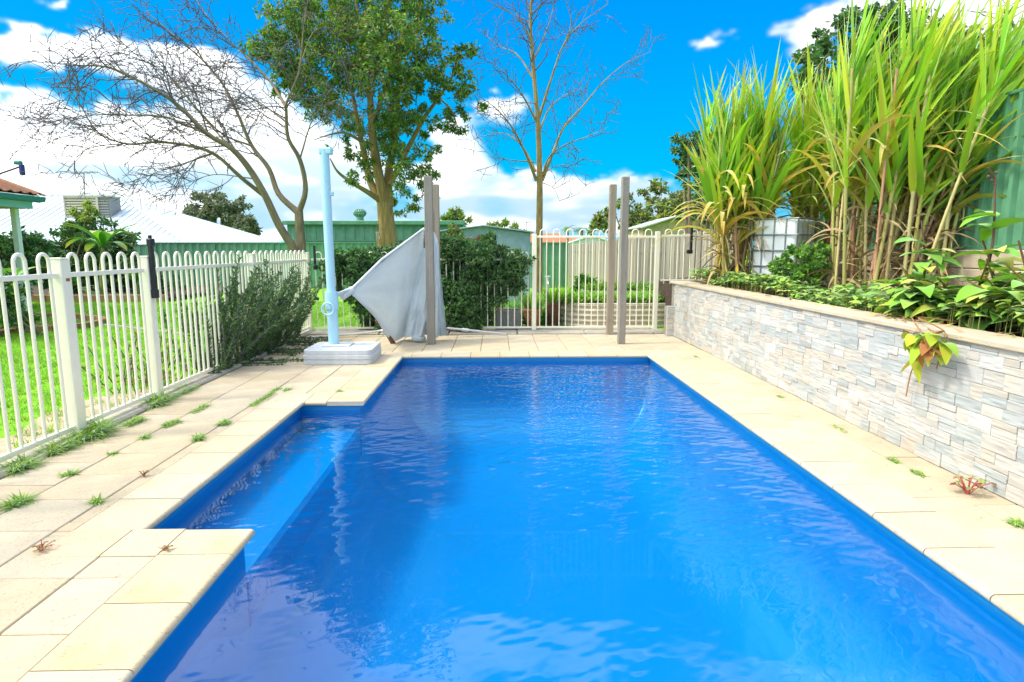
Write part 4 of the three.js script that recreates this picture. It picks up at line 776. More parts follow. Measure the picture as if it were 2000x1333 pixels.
// grass of the lawn
{
  reseed(141);
  const A = new Leaves(); for (let k = 0; k < 7; k++) { const a = rnd(0, 6.28); A.blade(V(rnd(-.05, .05), 0, rnd(-.05, .05)), V(Math.cos(a) * .5, 1, Math.sin(a) * .5), rnd(.05, .1), .009, vary([.24, .52, .015], .2), { n: 2, droop: .5, prof: (t) => 1 - t * .7 }); }
  const g = A.build(), n = 22000, im = new THREE.InstancedMesh(g, M.grass, n), m = new THREE.Matrix4(), c = new THREE.Color();
  let i = 0; while (i < n) { const left = rnd() < .82, z = left ? -4 - 15 * Math.pow(rnd(), 1.2) : rnd(-20, -12.8), x = left ? rnd(-16, -3.75) : rnd(-3.4, 3.0); if (left && x > -4.6 && z > -7.2 && rnd() < .75) continue; if (left && x < z * 1.0) continue; const s = rnd(.6, 1.4); m.makeRotationY(rnd(0, 6.28)).scale(V(s, s * rnd(.7, 1.3), s)).setPosition(x, -.058, z); im.setMatrixAt(i, m); const k = rnd(.7, 1.2); im.setColorAt(i, c.setRGB(k * rnd(.85, 1.25), k, k)); i++; }
  im.name = 'lawn_grass'; im.userData = { label: 'short bright green grass of the lawn beyond the white fence', category: 'grass', kind: 'stuff' }; im.castShadow = im.receiveShadow = true; scene.add(im);
}

// ---------------------------------------------------------------- shrubs at the fence
reseed(151);
{ // rosemary through the left fence
  const t = thing('rosemary_bush', 'sprawling rosemary bush leaning through the white fence over the kerb', 'shrub', [-3.75, -.05, -9.4]);
  const T = new Tubes(), A = new Leaves();
  for (let k = 0; k < 165; k++) {
    const o = V(-3.72 + rnd(-.2, .22), 0, rnd(-11.0, -7.7)), far = rnd(), p = [o], d = V(rnd(-.3, .75), rnd(.35, 1.7), rnd(-1.1, .35)).normalize(), L = rnd(.65, 1.55);
    if (k < 10) { d.set(1, rnd(.1, .5), rnd(-.3, .5)).normalize(); }
    for (let s = 0; s < 6; s++) { d.add(V(.015, k < 10 ? -.14 : .05, 0)).addScaledVector(rdir(), .12).normalize(); p.push(p[p.length - 1].clone().addScaledVector(d, L / 6)); }
    for (const q of p) q.y = Math.max(q.y, .03);
    T.add(p, p.map((_, i) => mix(.013, .0045, i / 6)), 4, null, false);
    for (let s = 1; s <= 6; s++) for (let j = 0; j < 26; j++) { const c = p[s - 1].clone().lerp(p[s], rnd()), dd = p[s].clone().sub(p[s - 1]).normalize().multiplyScalar(.8).add(perp(d)).normalize(); A.rhomb(c, dd, perp(dd), rnd(.04, .085), .02, vary(pick([[.055, .17, .03], [.08, .23, .03], [.15, .29, .05], [.04, .11, .025]]), .3)); }
  }
  part('stems', T.build(), M.twig, t); part('foliage', A.build(), M.leaf, t);
  const f = new Leaves(), T2 = new Tubes(); // dry twiggy plant behind the fence left of it
  const d = thing('dry_plant', 'thin dry brown and yellow plant behind the fence bars left of the rosemary', 'plant', [-4.1, -.05, -7.2]);
  for (let k = 0; k < 30; k++) { const o = V(-4.1 + rnd(-.3, .3), -.05, rnd(-7.6, -6.9)), a = rdir().setY(rnd(1, 2.5)).normalize(), e = o.clone().addScaledVector(a, rnd(.3, .75)); T2.add([o, o.clone().lerp(e, .5).add(V(rnd(-.04, .04), 0, 0)), e], .006, 4, null, false); for (let j = 0; j < 7; j++) { const dd = rdir(); f.rhomb(o.clone().lerp(e, rnd(.2, 1)), dd, perp(dd), .09, .03, vary([.26, .25, .05], .4)); } }
  part('stems', T2.build(), M.twig, d); part('foliage', f.build(), M.dry, d);
}
bush('hedge_shrub', 'dense glossy dark green shrub on the back fence behind the umbrella pole', 'shrub', [-1.9, -.05, -12.4], pxClumps([[660, 530, 30], [690, 515, 30], [730, 520, 36], [770, 510, 32], [710, 550, 30], [750, 560, 34], [740, 590, 34], [730, 620, 30], [760, 630, 26], [715, 600, 24], [800, 520, 34], [800, 560, 40], [720, 640, 16], [665, 560, 20, .5], [650, 510, 20], [700, 495, 18], [780, 600, 30], [790, 640, 26], [690, 580, 22, .5]], -11.95, 1.15, .22), { lump: 2, size: .085, width: .55, cols: G1, hang: .1, stemR: .02 }, [], undefined, M.leafGloss);
bush('hedge_shrub', 'dense rounded dark green shrub growing over the back fence beside the grey canopy', 'shrub', [-.35, -.05, -12.35], pxClumps([[890, 490, 34], [930, 500, 36], [970, 512, 32], [1005, 520, 26], [1020, 510, 18, .7], [880, 530, 36], [920, 545, 40], [965, 550, 36], [890, 575, 36], [930, 590, 34], [900, 610, 30], [870, 480, 24], [970, 580, 22], [950, 620, 20, .6], [880, 630, 22], [1000, 540, 20], [915, 630, 24], [1010, 560, 18], [960, 475, 18], [990, 495, 20], [860, 560, 20]], -11.9, 1.25, .2), { lump: 2, size: .085, width: .55, cols: G1.concat([[.10, .2, .05]]), hang: .1, stemR: .02 }, [], undefined, M.leafGloss);
bush('climbing_plant', 'leafy climber with reddish sprigs on top of the dense rounded shrub', 'plant', [-.9, -.05, -12.6], pxClumps([[895, 455, 12], [905, 470, 14], [940, 470, 10, .6], [885, 445, 8], [1012, 492, 9]], -12.6, .6, .1), { size: .1, width: .7, cols: [[.08, .26, .02], [.12, .3, .02], [.3, .12, .05]], hang: .1, stemR: .008 });

// ---------------------------------------------------------------- umbrella, posts, poles
reseed(161);
{
  const u = thing('cantilever_umbrella', 'folded grey cantilever umbrella with pale blue pole on a slab weighted base', 'umbrella', [-2.2, 0, -8.84]);
  const slab = (y0, y1, sx, sz) => { const s = new THREE.Shape(), a = sx / 2, b = sz / 2, r = .09; s.moveTo(-a + r, -b); s.lineTo(a - r, -b); s.quadraticCurveTo(a, -b, a, -b + r); s.lineTo(a, b - r); s.quadraticCurveTo(a, b, a - r, b); s.lineTo(-a + r, b); s.quadraticCurveTo(-a, b, -a, b - r); s.lineTo(-a, -b + r); s.quadraticCurveTo(-a, -b, -a + r, -b); const g = new THREE.ExtrudeGeometry(s, { depth: y1 - y0 - .016, bevelEnabled: true, bevelSize: .008, bevelThickness: .008, bevelSegments: 2 }); g.rotateX(-Math.PI / 2); return boxUV(g).translate(-2.205, y0 + .008, -8.85); };
  const ba = part('base', slab(0, .07, .94, .80), M.umbBase, u); part('base_slab', slab(.072, .135, .95, .81), M.umbBase, ba); part('base_slab', slab(.137, .205, .93, .79), M.umbBase, ba);
  part('foot_plate', boxBetween(-2.5, -2.1, .205, .222, -9.1, -8.75, .006), M.umbBase, u);
  const p0 = V(-2.37, .21, -8.95), p1 = atZ(633, 292, -8.95), at = (t) => p0.clone().lerp(p1, t);
  const sec = (a, b, r) => tube([a, b], r, 16);
  const pole = part('pole', sec(p0, p1, .064), M.poleBlue, u);
  part('pole_sleeve', sec(p0, at(.24), .077), M.poleBlue, pole); part('top_cap', merge([boxBetween(p1.x - .07, p1.x + .11, p1.y - .07, p1.y + .02, -9.01, -8.89, .015)]), M.poleBlue, pole);
  part('pulley', boxBetween(at(.78).x + .05, at(.78).x + .1, at(.78).y - .03, at(.78).y + .03, -8.98, -8.92, .01), M.poleBlue, pole);
  const col = part('slide_collar', sec(at(.19), at(.28), .095), M.poleBlue, u), cc = at(.2);
  const ring = new THREE.TorusGeometry(.085, .014, 8, 24); part('crank_wheel', ring.translate(cc.x - .03, cc.y - .02, cc.z + .12), M.poleBlue, col); part('crank_handle', tube([V(cc.x - .16, cc.y + .12, cc.z + .1), V(cc.x - .2, cc.y + .14, cc.z + .14)], .02, 6), M.black, col);
  const arm = [at(.26).add(V(.04, 0, .02)), atZ(690, 562, -9.35), atZ(745, 508, -9.8), atZ(828, 447, -10.72)];
  part('arm', tube(arm, .022, 8), M.umbBase, u); const hub = atZ(688, 566, -9.32); part('arm_joint', tube([atZ(668, 580, -9.15), hub], .055, 10), M.umbBase, u);
  // canopy: folded cloth hanging from the arm, folds run down from the hub
  const topE = smooth([[687, 570, -9.30], [745, 514, -9.78], [800, 471, -10.4], [829, 449, -10.72], [846, 452, -10.8], [855, 470, -10.82], [858, 500, -10.84]].map((q) => atZ(...q)), 8), botE = smooth([[690, 578, -9.34], [735, 622, -10.1], [770, 668, -10.42], [792, 660, -10.5], [815, 656, -10.56], [838, 653, -10.62], [855, 658, -10.7], [874, 655, -10.8]].map((q) => atZ(...q)), 8);
  const S = 150, R = 34, P = [], I = [], UV = [];
  const on = (l, t) => { const f = t * (l.length - 1), i = Math.min(Math.floor(f), l.length - 2); return l[i].clone().lerp(l[i + 1], f - i); };
  for (let j = 0; j <= R; j++) for (let i = 0; i <= S; i++) {
    const u_ = i / S, v = j / R, a = on(topE, u_), b = on(botE, u_), p = a.clone().lerp(b, v), w = v * sst(.05, .4, u_);
    const fold = Math.sin(u_ * 9 + v * 1.2) * .06 + Math.sin(u_ * 31 + 1 + v * .8) * .06 * sst(.45, .7, u_) + .035 * Math.sin(u_ * 70) * sst(.55, .8, u_) - .11 * Math.exp(-(((u_ - .5 + .16 * v) / .035) ** 2)) - .07 * Math.exp(-(((u_ - .3 - .08 * v) / .03) ** 2)) + .05 * (1 - Math.abs(2 * vnoise(u_ * 12, v * 3 + u_ * 9, 14) - 1)) + (vnoise(u_ * 9, v * 6, 4) - .5) * .06 + (vnoise(u_ * 30, v * 22, 6) - .5) * .018;
    p.z += fold * (.25 + w) * 1.5; p.y -= Math.sin(Math.PI * v) * .02; p.x += .015 * Math.sin(u_ * 40) * w * sst(.5, .7, u_);
    P.push(p.x, p.y, p.z); UV.push(u_ * 1.8, v * 1.8);
    if (i < S && j < R) { const q = j * (S + 1) + i; I.push(q, q + S + 1, q + 1, q + 1, q + S + 1, q + S + 2); }
  }
  const cg = rawGeo(P, I); cg.setAttribute('uv', new THREE.Float32BufferAttribute(UV, 2)); cg.computeVertexNormals();
  const can = part('canopy', cg, M.fabric, u);
  part('rib', tube([atZ(688, 572, -9.35), atZ(728, 612, -10.0), atZ(755, 650, -10.3), atZ(771, 671, -10.4)], .022, 6), M.rib, u); part('rib', tube([atZ(735, 625, -10.15), atZ(752, 645, -10.3), atZ(766, 671, -10.38)], .03, 6), M.rib, u);
  part('rib', tube([atZ(846, 460, -10.9), atZ(858, 560, -10.95), atZ(868, 654, -11.0)], .018, 6), M.alu, u);
  part('canopy_tie', merge([0, 1, 2].map((k) => tube([atZ(829, 452 + k * 7, -10.6), atZ(833 - k * 2, 466 + k * 9, -10.52)], .016, 5))), M.black, can);
  part('cloth_bundle', new THREE.SphereGeometry(.09, 10, 8).scale(1.4, .8, 1).translate(atZ(818, 668, -10.5).x, .075, -10.5), M.fabric, u);
  const pole2 = thing('telescopic_pole', 'loose aluminium pool pole lying on the paving beside the shrub', 'pole', [-.4, 0, -11.2]);
  part('tube', tube([atY(868, 640, .16).setZ(-11.1).setX(-.88).setY(.17), V(-.35, .1, -11.2), V(.19, .028, -11.3)], .02, 8), M.alu, pole2); part('clamp', tube([V(-.62, .133, -11.15), V(-.5, .117, -11.17)], .03, 8), M.umbBase, pole2);
  const pole3 = thing('telescopic_pole', 'thin white pool pole lying behind the umbrella base towards the canopy', 'pole', [-2.6, 0, -11.1]);
  part('tube', tube([V(-3.35, .022, -10.95), V(-2.5, .06, -11.2), V(-1.75, .15, -11.25)], .018, 8), M.whiteWall, pole3); part('clamp', tube([V(-2.1, .105, -11.23), V(-1.9, .13, -11.24)], .03, 8), M.alu, pole3);
}
for (const [x0, x1, top, z, lab, mi] of [[828, 844, 345, -10.3, 'tall grey timber post in front of the folded canopy', 0], [844, 857, 361, -11.35, 'grey timber post behind the folded canopy, before the dense shrub', 1], [1191, 1204, 361, -11.4, 'brown grey timber post close to the white back fence', 1], [1215, 1229, 346, -10.25, 'tall grey timber post standing on the paving with a darker wet foot', 0]]) {
  const a = atZ(x0, top, z), b = atZ(x1, top, z), t = thing('timber_post', lab, 'post', [(a.x + b.x) / 2, 0, z], 'timber posts at the end of the pool'), w = b.x - a.x, cx = (a.x + b.x) / 2;
  part('shaft', boxBetween(cx - w / 2, cx + w / 2, 0, a.y, z - w / 2, z + w / 2, .006), M.post[mi], t);
  part('end_grain', boxBetween(cx - w / 2 + .006, cx + w / 2 - .006, a.y, a.y + .003, z - w / 2 + .006, z + w / 2 - .006), M.post[1 - mi], t);
}

// ---------------------------------------------------------------- vegetable garden behind the back fence
reseed(171);
function corrBed(name, label, x0, x1, z0, z1, h) {
  const t = thing(name, label, 'planter', [(x0 + x1) / 2, -.05, (z0 + z1) / 2]), r = (z1 - z0) / 2, prof = [], N = 40;
  const path = []; for (let k = 0; k <= 12; k++) { const a = Math.PI / 2 + Math.PI * k / 12; path.push([x0 + r + Math.cos(a) * r, (z0 + z1) / 2 + Math.sin(a) * r, Math.cos(a), Math.sin(a)]); } for (let k = 0; k <= 12; k++) { const a = -Math.PI / 2 + Math.PI * k / 12; path.push([x1 - r + Math.cos(a) * r, (z0 + z1) / 2 + Math.sin(a) * r, Math.cos(a), Math.sin(a)]); } path.push(path[0]);
  const P = [], I = []; path.forEach(([x, z, nx, nz], i) => { for (let j = 0; j <= N; j++) { const y = -.05 + h * j / N, o = .02 * Math.sin(j / N * 6.283 * 4.5); P.push(x + nx * o, y, z + nz * o); if (i && j) { const q = i * (N + 1) + j; I.push(q, q - 1, q - N - 2, q, q - N - 2, q - N - 1); } } });
  const g = rawGeo(P, I); g.computeVertexNormals(); g.setAttribute('uv', new THREE.Float32BufferAttribute(Array.from({ length: P.length / 3 * 2 }, (_, i) => (i % 2 ? P[Math.floor(i / 2) * 3 + 1] : P[Math.floor(i / 2) * 3])), 2));
  part('corrugated_side', g, M.galv, t); part('rim', tube(path.map(([x, z]) => V(x, -.05 + h, z)), .018, 6), M.galv, t);
  const s = new THREE.Shape(); path.forEach(([x, z], i) => (i ? s.lineTo(x, -z) : s.moveTo(x, -z))); const sg = new THREE.ShapeGeometry(s); sg.rotateX(-Math.PI / 2); part('soil', boxUV(sg.translate(0, -.1 + h, 0)), M.soil, t); return t;
}
corrBed('raised_bed', 'cream corrugated raised bed full of bright leafy greens behind the back fence', 1.35, 4.1, -14.2, -12.75, .5);
corrBed('raised_bed', 'grey corrugated raised bed farther back beside the paling fence', 2.3, 4.4, -17.0, -15.7, .55);
function greens(name, label, n, area, L, cols, base) { const t = thing(name, label, 'plant', base), A = new Leaves(); for (let k = 0; k < n; k++) { const [x, y, z] = area(); const a = rnd(0, 6.28); A.blade(V(x, y, z), V(Math.cos(a) * rnd(.2, 1), rnd(.5, 1.5), Math.sin(a) * rnd(.2, 1)), L * rnd(.5, 1.3), L * .2, vary(pick(cols), .25), { n: 3, droop: .9 }); } part('leaves', A.build(), M.grass, t); }
const GB = [[.22, .48, .015], [.30, .56, .015], [.14, .36, .015]];
greens('leafy_greens', 'bright leafy greens growing thick in the cream raised bed', 3400, () => [rnd(1.4, 4.05), .41 + rnd(0, .14), rnd(-14.1, -12.85)], .2, GB, [2.7, .4, -13.4]);
greens('leafy_greens', 'leafy greens in the grey raised bed by the paling fence', 1200, () => [rnd(2.35, 4.3), .46 + rnd(0, .15), rnd(-16.9, -15.8)], .2, GB, [3.3, .45, -16.3]);
greens('chives_clump', 'tall fine grassy clump left of the cream raised bed', 700, () => [rnd(-.9, 1.2), -.06, rnd(-14.5, -13.1)], .62, [[.10, .32, .02], [.16, .42, .02]], [.1, -.05, -13.8]);
bush('garden_shrub', 'small bright green shrub against the far end of the paling fence', 'shrub', [2.7, -.05, -18], pxClumps([[1140, 555, 22], [1125, 565, 18], [1165, 560, 16], [1180, 570, 14]], -18, .9, .3), { size: .13, width: .5, cols: [[.10, .32, .02], [.16, .42, .02]] });
function pot(name, label, x, z, r, h, mat) { const t = thing(name, label, 'pot', [x, -.05, z]); const g = new THREE.LatheGeometry([[0, 0], [r * .72, 0], [r * .98, h * .86], [r * 1.08, h * .87], [r * 1.08, h], [r * .95, h], [r * .92, h * .9], [0, h * .9]].map(([a, b]) => new THREE.Vector2(a, b)), 20); part('pot_body', g.translate(x, -.05, z), mat, t); const A = new Leaves(); for (let k = 0; k < 140; k++) { const a = rnd(0, 6.28), q = r * .8 * Math.sqrt(rnd()); A.blade(V(x + Math.cos(a) * q, h * .82, z + Math.sin(a) * q), V(Math.cos(a) * .5, 1.2, Math.sin(a) * .5), rnd(.25, .55), .03, vary(pick(GB), .2), { n: 4, droop: .7 }); } part('plant', A.build(), M.grass, t); }
pot('plant_pot', 'terracotta pot of grassy herbs behind the fence post', atZ(1040, 600, -12.7).x, -12.7, .19, .42, M.terra);
pot('plant_pot', 'dark brown pot of grassy herbs beside the corrugated raised bed', atZ(1082, 600, -13).x, -13.0, .16, .52, M.darkpot);
{ const t = thing('planter_box', 'grey rectangular planter behind the fence bars right of the dense shrub', 'planter', [.05, -.05, -12.6]), a = atZ(968, 625, -12.6).x, b = atZ(1015, 625, -12.6).x; part('box', boxBetween(a, b, -.05, .34, -12.8, -12.4, .02), M.greyPot, t); part('soil', boxBetween(a + .03, b - .03, .34, .345, -12.77, -12.43), M.soil, t); part('rim', merge([boxBetween(a - .02, b + .02, .3, .36, -12.42, -12.37), boxBetween(a - .02, b + .02, .3, .36, -12.83, -12.78)]), M.greyPot, t); }
{ const t = thing('garden_tap', 'white standpipe with a tap behind the fence post', 'tap', [.98, -.05, -13.2]), x = atZ(1070, 550, -13.2).x; part('pipe', tube([V(x, -.05, -13.2), V(x, .98, -13.2)], .028, 8), M.whiteWall, t); part('handle', boxBetween(x - .06, x + .06, .98, 1.02, -13.22, -13.18, .008), M.alu, t); part('spout', tube([V(x, .9, -13.2), V(x, .9, -13.1), V(x, .84, -13.08)], .018, 6), M.alu, t); }
{ const p = thing('white_post', 'short white post beside the yellow tree trunk', 'post', [atZ(742, 500, -17).x, -.05, -17]), x = p.position.x; part('shaft', boxBetween(x - .07, x + .07, -.05, atZ(742, 455, -17).y, -17.07, -16.93, .01), M.whiteWall, p); part('cap', boxBetween(x - .085, x + .085, atZ(742, 455, -17).y, atZ(742, 455, -17).y + .02, -17.085, -16.915, .005), M.whiteWall, p); }

// ---------------------------------------------------------------- raised garden on the right
reseed(181);
{ // cube tank, turned so that one corner points at the pool
  const cx = 4.68, cz = -9.98, s = .37, y0 = .95, y1 = 2.06, q = .72, t = thing('water_tank', 'white plastic cube water tank in a steel cage behind the round bush', 'tank', [cx, y0, cz]);
  const at = (u, v, y) => V(cx + (u * Math.cos(q) + v * Math.sin(q)), y, cz + (-u * Math.sin(q) + v * Math.cos(q))), turn = (g) => g.rotateY(q).translate(cx, 0, cz);
  part('pallet', turn(merge([-1, 0, 1].map((k) => boxBetween(k * .3 - .06, k * .3 + .06, y0 - .06, y0 + .08, -s, s)).concat([boxBetween(-s, s, y0 + .081, y0 + .1, -s, s)]))), M.pallet, t);
  const sh = new THREE.Shape(), a = s - .025, r = .09; sh.moveTo(-a + r, -a); sh.lineTo(a - r, -a); sh.quadraticCurveTo(a, -a, a, -a + r); sh.lineTo(a, a - r); sh.quadraticCurveTo(a, a, a - r, a); sh.lineTo(-a + r, a); sh.quadraticCurveTo(-a, a, -a, a - r); sh.lineTo(-a, -a + r); sh.quadraticCurveTo(-a, -a, -a + r, -a);
  const bg = new THREE.ExtrudeGeometry(sh, { depth: y1 - y0 - .17, bevelEnabled: true, bevelSize: .015, bevelThickness: .025, bevelSegments: 3, curveSegments: 8 }); bg.rotateX(-Math.PI / 2); bg.translate(0, y0 + .13, 0);
  const bo = part('bottle', turn(bg), M.ibc, t); part('fill_cap', turn(new THREE.CylinderGeometry(.08, .08, .05, 16).translate(0, y1 + .005, 0)), M.black, bo);
  const bar = (p, e, r2 = .011) => part('cage_bar', tube([p, e], r2, 6), M.cage, t);
  for (let k = 0; k <= 4; k++) { const u = mix(-s, s, k / 4); bar(at(u, s, y0 + .08), at(u, s, y1)); bar(at(-s, u, y0 + .08), at(-s, u, y1)); bar(at(s, u, y0 + .08), at(s, u, y1)); }
  for (let k = 0; k <= 4; k++) { const y = mix(y0 + .12, y1, k / 4), e = s + .012; part('cage_hoop', tube([at(-e, e, y), at(e, e, y), at(e, -e, y), at(-e, -e, y), at(-e, e, y)], .012, 6), M.cage, t); }
}
// sugar cane: jointed stalks, long blades, dry leaf litter
function cane(name, label, cx, cz, rx, rz, n, hLo, hHi, lean, leafN, seedN, sheath = 0) {
  reseed(seedN);
  const t = thing(name, label, 'plant', [cx, .9, cz]), blades = [], dry = new Leaves();
  for (let k = 0; k < n; k++) {
    const a = rnd(0, 6.283), q = Math.sqrt(rnd()), o = V(cx + Math.cos(a) * q * rx, .92, cz + Math.sin(a) * q * rz), h = rnd(hLo, hHi), r = rnd(.016, .026);
    const d = V(rnd(-.14, .14) + lean * .6 + Math.cos(a) * q * .16, 1, rnd(-.1, .1)).normalize(), pts = [], rad = [], S = Math.round(h / .17);
    const P = (s) => o.clone().addScaledVector(d, h * s).add(V(lean * .35 * s * s * h * .5, 0, 0));
    for (let s = 0; s <= S; s++) { const y = s / S; pts.push(P(y)); rad.push(r * 1.16); if (s < S) { pts.push(P(y + .18 / S), P(y + .85 / S)); rad.push(r, r); } }
    const col = pick([[.46, .36, .16], [.52, .44, .18], [.38, .26, .18], [.44, .40, .12], [.40, .42, .10], [.50, .28, .16]]), T = new Tubes(); T.add(pts, rad, 7, vary(col, .15)); part('stalk', T.build(), M.stalk, t);
    const top = P(1);
    for (let j = 0; j < leafN; j++) {
      const s = rnd(.46, 1.02), az = rnd(0, 6.283), el = mix(1.5, 5, sst(.55, 1.02, s)) * rnd(.8, 1.3), old = s < .64 && rnd() < .5, L = rnd(.9, 1.55) * (s > .95 ? .9 : 1);
      const col = old ? vary(pick([[.62, .44, .05], [.58, .48, .06], [.55, .54, .04]]), .2) : vary(pick([[.30, .58, .012], [.44, .68, .012], [.20, .48, .012], [.54, .66, .015], [.36, .64, .01]]), .22);
      const B = new Leaves(); B.blade(P(Math.min(s, 1)), V(Math.cos(az), el, Math.sin(az)).normalize().add(V(lean * .8, 0, 0)), L, rnd(.055, .095), col, { n: 8, droop: old ? rnd(1.0, 2.4) : rnd(.08, .3) + 1.1 * Math.pow(rnd(), 2.5), pull: V(lean * .9, -1, 0).normalize(), roll: rnd(-.6, .6), fold: .25, prof: (q_) => (q_ < .08 ? .55 : Math.pow(1 - Math.pow((q_ - .08) / .92, 2.2), .8)), tip: rnd() < .35 ? [.5, .40, .05] : null });
      blades.push(B);
    }
    for (let j = 0; j < sheath; j++) { const az = rnd(0, 6.283), s = rnd(.1, .75); dry.blade(P(s).add(V(Math.cos(az) * .02, 0, Math.sin(az) * .02)), V(Math.cos(az) * .2, rnd() < .5 ? -1 : 1, Math.sin(az) * .2), rnd(.3, .7), rnd(.03, .055), vary(pick([[.62, .40, .05], [.58, .48, .05], [.42, .50, .03], [.55, .36, .10]]), .2), { n: 4, droop: rnd(.1, .5), roll: rnd(-1, 1) }); }
    for (let j = 0; j < 5; j++) { const s = rnd(.03, .5), az = rnd(0, 6.283); dry.blade(P(s), V(Math.cos(az), rnd(-.4, 1.2), Math.sin(az)), rnd(.3, .8), rnd(.025, .045), vary(pick([[.36, .26, .13], [.44, .34, .18], [.30, .2, .1], [.46, .38, .16]]), .25), { n: 5, droop: rnd(.6, 2.2), roll: rnd(-1, 1) }); }
    for (let j = 0; j < 2; j++) { const az = rnd(0, 6.283), p0 = o.clone().add(V(Math.cos(az) * .15, .02, Math.sin(az) * .15)); dry.blade(p0, V(Math.cos(az + 1.5), rnd(.05, .9), Math.sin(az + 1.5)), rnd(.5, 1), .03, vary([.4, .32, .18], .3), { n: 5, droop: .9 }); }
  }
  blades.forEach((b) => { b.z = b.p[2]; }); blades.sort((p, q) => q.z - p.z);
  blades.slice(0, 290).forEach((b) => part('leaf', b.build(), M.grass, t));
  if (blades.length > 290) { const all = new Leaves(); for (const b of blades.slice(290)) { const o = all.p.length / 3; for (const v of b.p) all.p.push(v); for (const v of b.c) all.c.push(v); for (const v of b.i) all.i.push(v + o); } stuff(part('leaf_mass', all.build(), M.grass, t)); }
  stuff(part('dry_leaves', dry.build(), M.dry, t));
}
cane('sugar_cane', 'broad tall clump of sugar cane with long bright green blades before the green fence', 5.36, -8.35, .70, .72, 62, 2.1, 3.1, .20, 19, 191);
cane('sugar_cane', 'narrow clump of sugar cane with yellowed lower leaves left of the water tank', 3.98, -10.2, .2, .26, 28, 1.5, 2.55, .03, 18, 192, 7);
cane('sugar_cane', 'sparser clump of sugar cane rising behind the water tank', 5.3, -10.75, .4, .25, 30, 2.2, 2.95, -.05, 14, 193);
reseed(201);
bush('round_bush', 'compact round dark green bush on the wall top in front of the tank', 'shrub', [4.35, .92, -8.85], (() => { const l = []; for (let i = 0; i < 24; i++) { const a = rdir(); l.push([4.42 + a.x * .38, 1.30 + Math.max(-.30, a.y * .3), -8.85 + a.z * .38, .16, 190]); } return l; })(), { size: .07, width: .6, cols: [[.10, .28, .015], [.16, .38, .015], [.07, .22, .015], [.24, .46, .015]], hang: -.3, stemR: .012 });
// strap leaved plants
for (const [x, z, lab] of [[4.55, -7.2, 'strappy agapanthus clump nearest the foot of the broad cane'], [4.2, -6.7, 'strappy agapanthus clump closer to the wall capping'], [4.9, -6.8, 'strappy agapanthus clump against the cream block wall']]) { const t = thing('agapanthus', lab, 'plant', [x, .93, z], 'agapanthus clumps'); for (let k = 0; k < 22; k++) { const a = rnd(0, 6.28), A = new Leaves(); A.blade(V(x + Math.cos(a) * .04, .93, z + Math.sin(a) * .04), V(Math.cos(a) * .7, 1.3, Math.sin(a) * .7), rnd(.3, .5), .035, vary([.05, .22, .06], .25), { n: 5, droop: 1.5, prof: (q) => (q < .9 ? 1 : .6) }); part('leaf', A.build(), M.leafGloss, t); } }
// heart shaped ground cover along the wall top
function heartLeaf(A, p, dir, L, W, col, droop = .8) { A.blade(p, dir, L, W, col, { n: L > .17 ? 7 : 4, droop, prof: (q) => (q < .02 ? .35 : Math.pow(Math.sin(Math.PI * Math.pow(q * .9 + .1, .6)), .8)), fold: .22, roll: rnd(-.3, .3) }); }
{
  const A = new Leaves(), T = new Tubes();
  for (let k = 0; k < 2700; k++) {
    const z = -11.2 + 8.2 * Math.pow(rnd(), .9), w = z < -8 ? .5 : .95, x = 3.58 + rnd(0, 1) * rnd(.3, 1) * w + (rnd() < .05 ? -.08 : 0), h = rnd(.02, .16) + .14 * sst(.0, .5, vnoise(x * 2.3, z * 1.3, 8) - .3), a = rnd(0, 6.28);
    heartLeaf(A, V(x, .93 + h, z), V(Math.cos(a), rnd(.0, .7), Math.sin(a)), rnd(.06, .13), rnd(.05, .1), vary(pick([[.30, .50, .03], [.13, .34, .02], [.26, .46, .03], [.10, .26, .03], [.32, .40, .04]]), .25));
    if (k % 5 === 0) T.add([V(x, .9, z), V(x + .01, .93 + h, z)], .004, 3, null, false);
  }
  const t = thing('ground_cover', 'mass of heart shaped sweet potato leaves covering the soil along the wall top', 'plant', [4, .93, -7]); t.userData.kind = 'stuff';
  part('vine_stems', T.build(), std([.22, .26, .06]), t); part('leaves', A.build(), M.leafGloss, t);
}
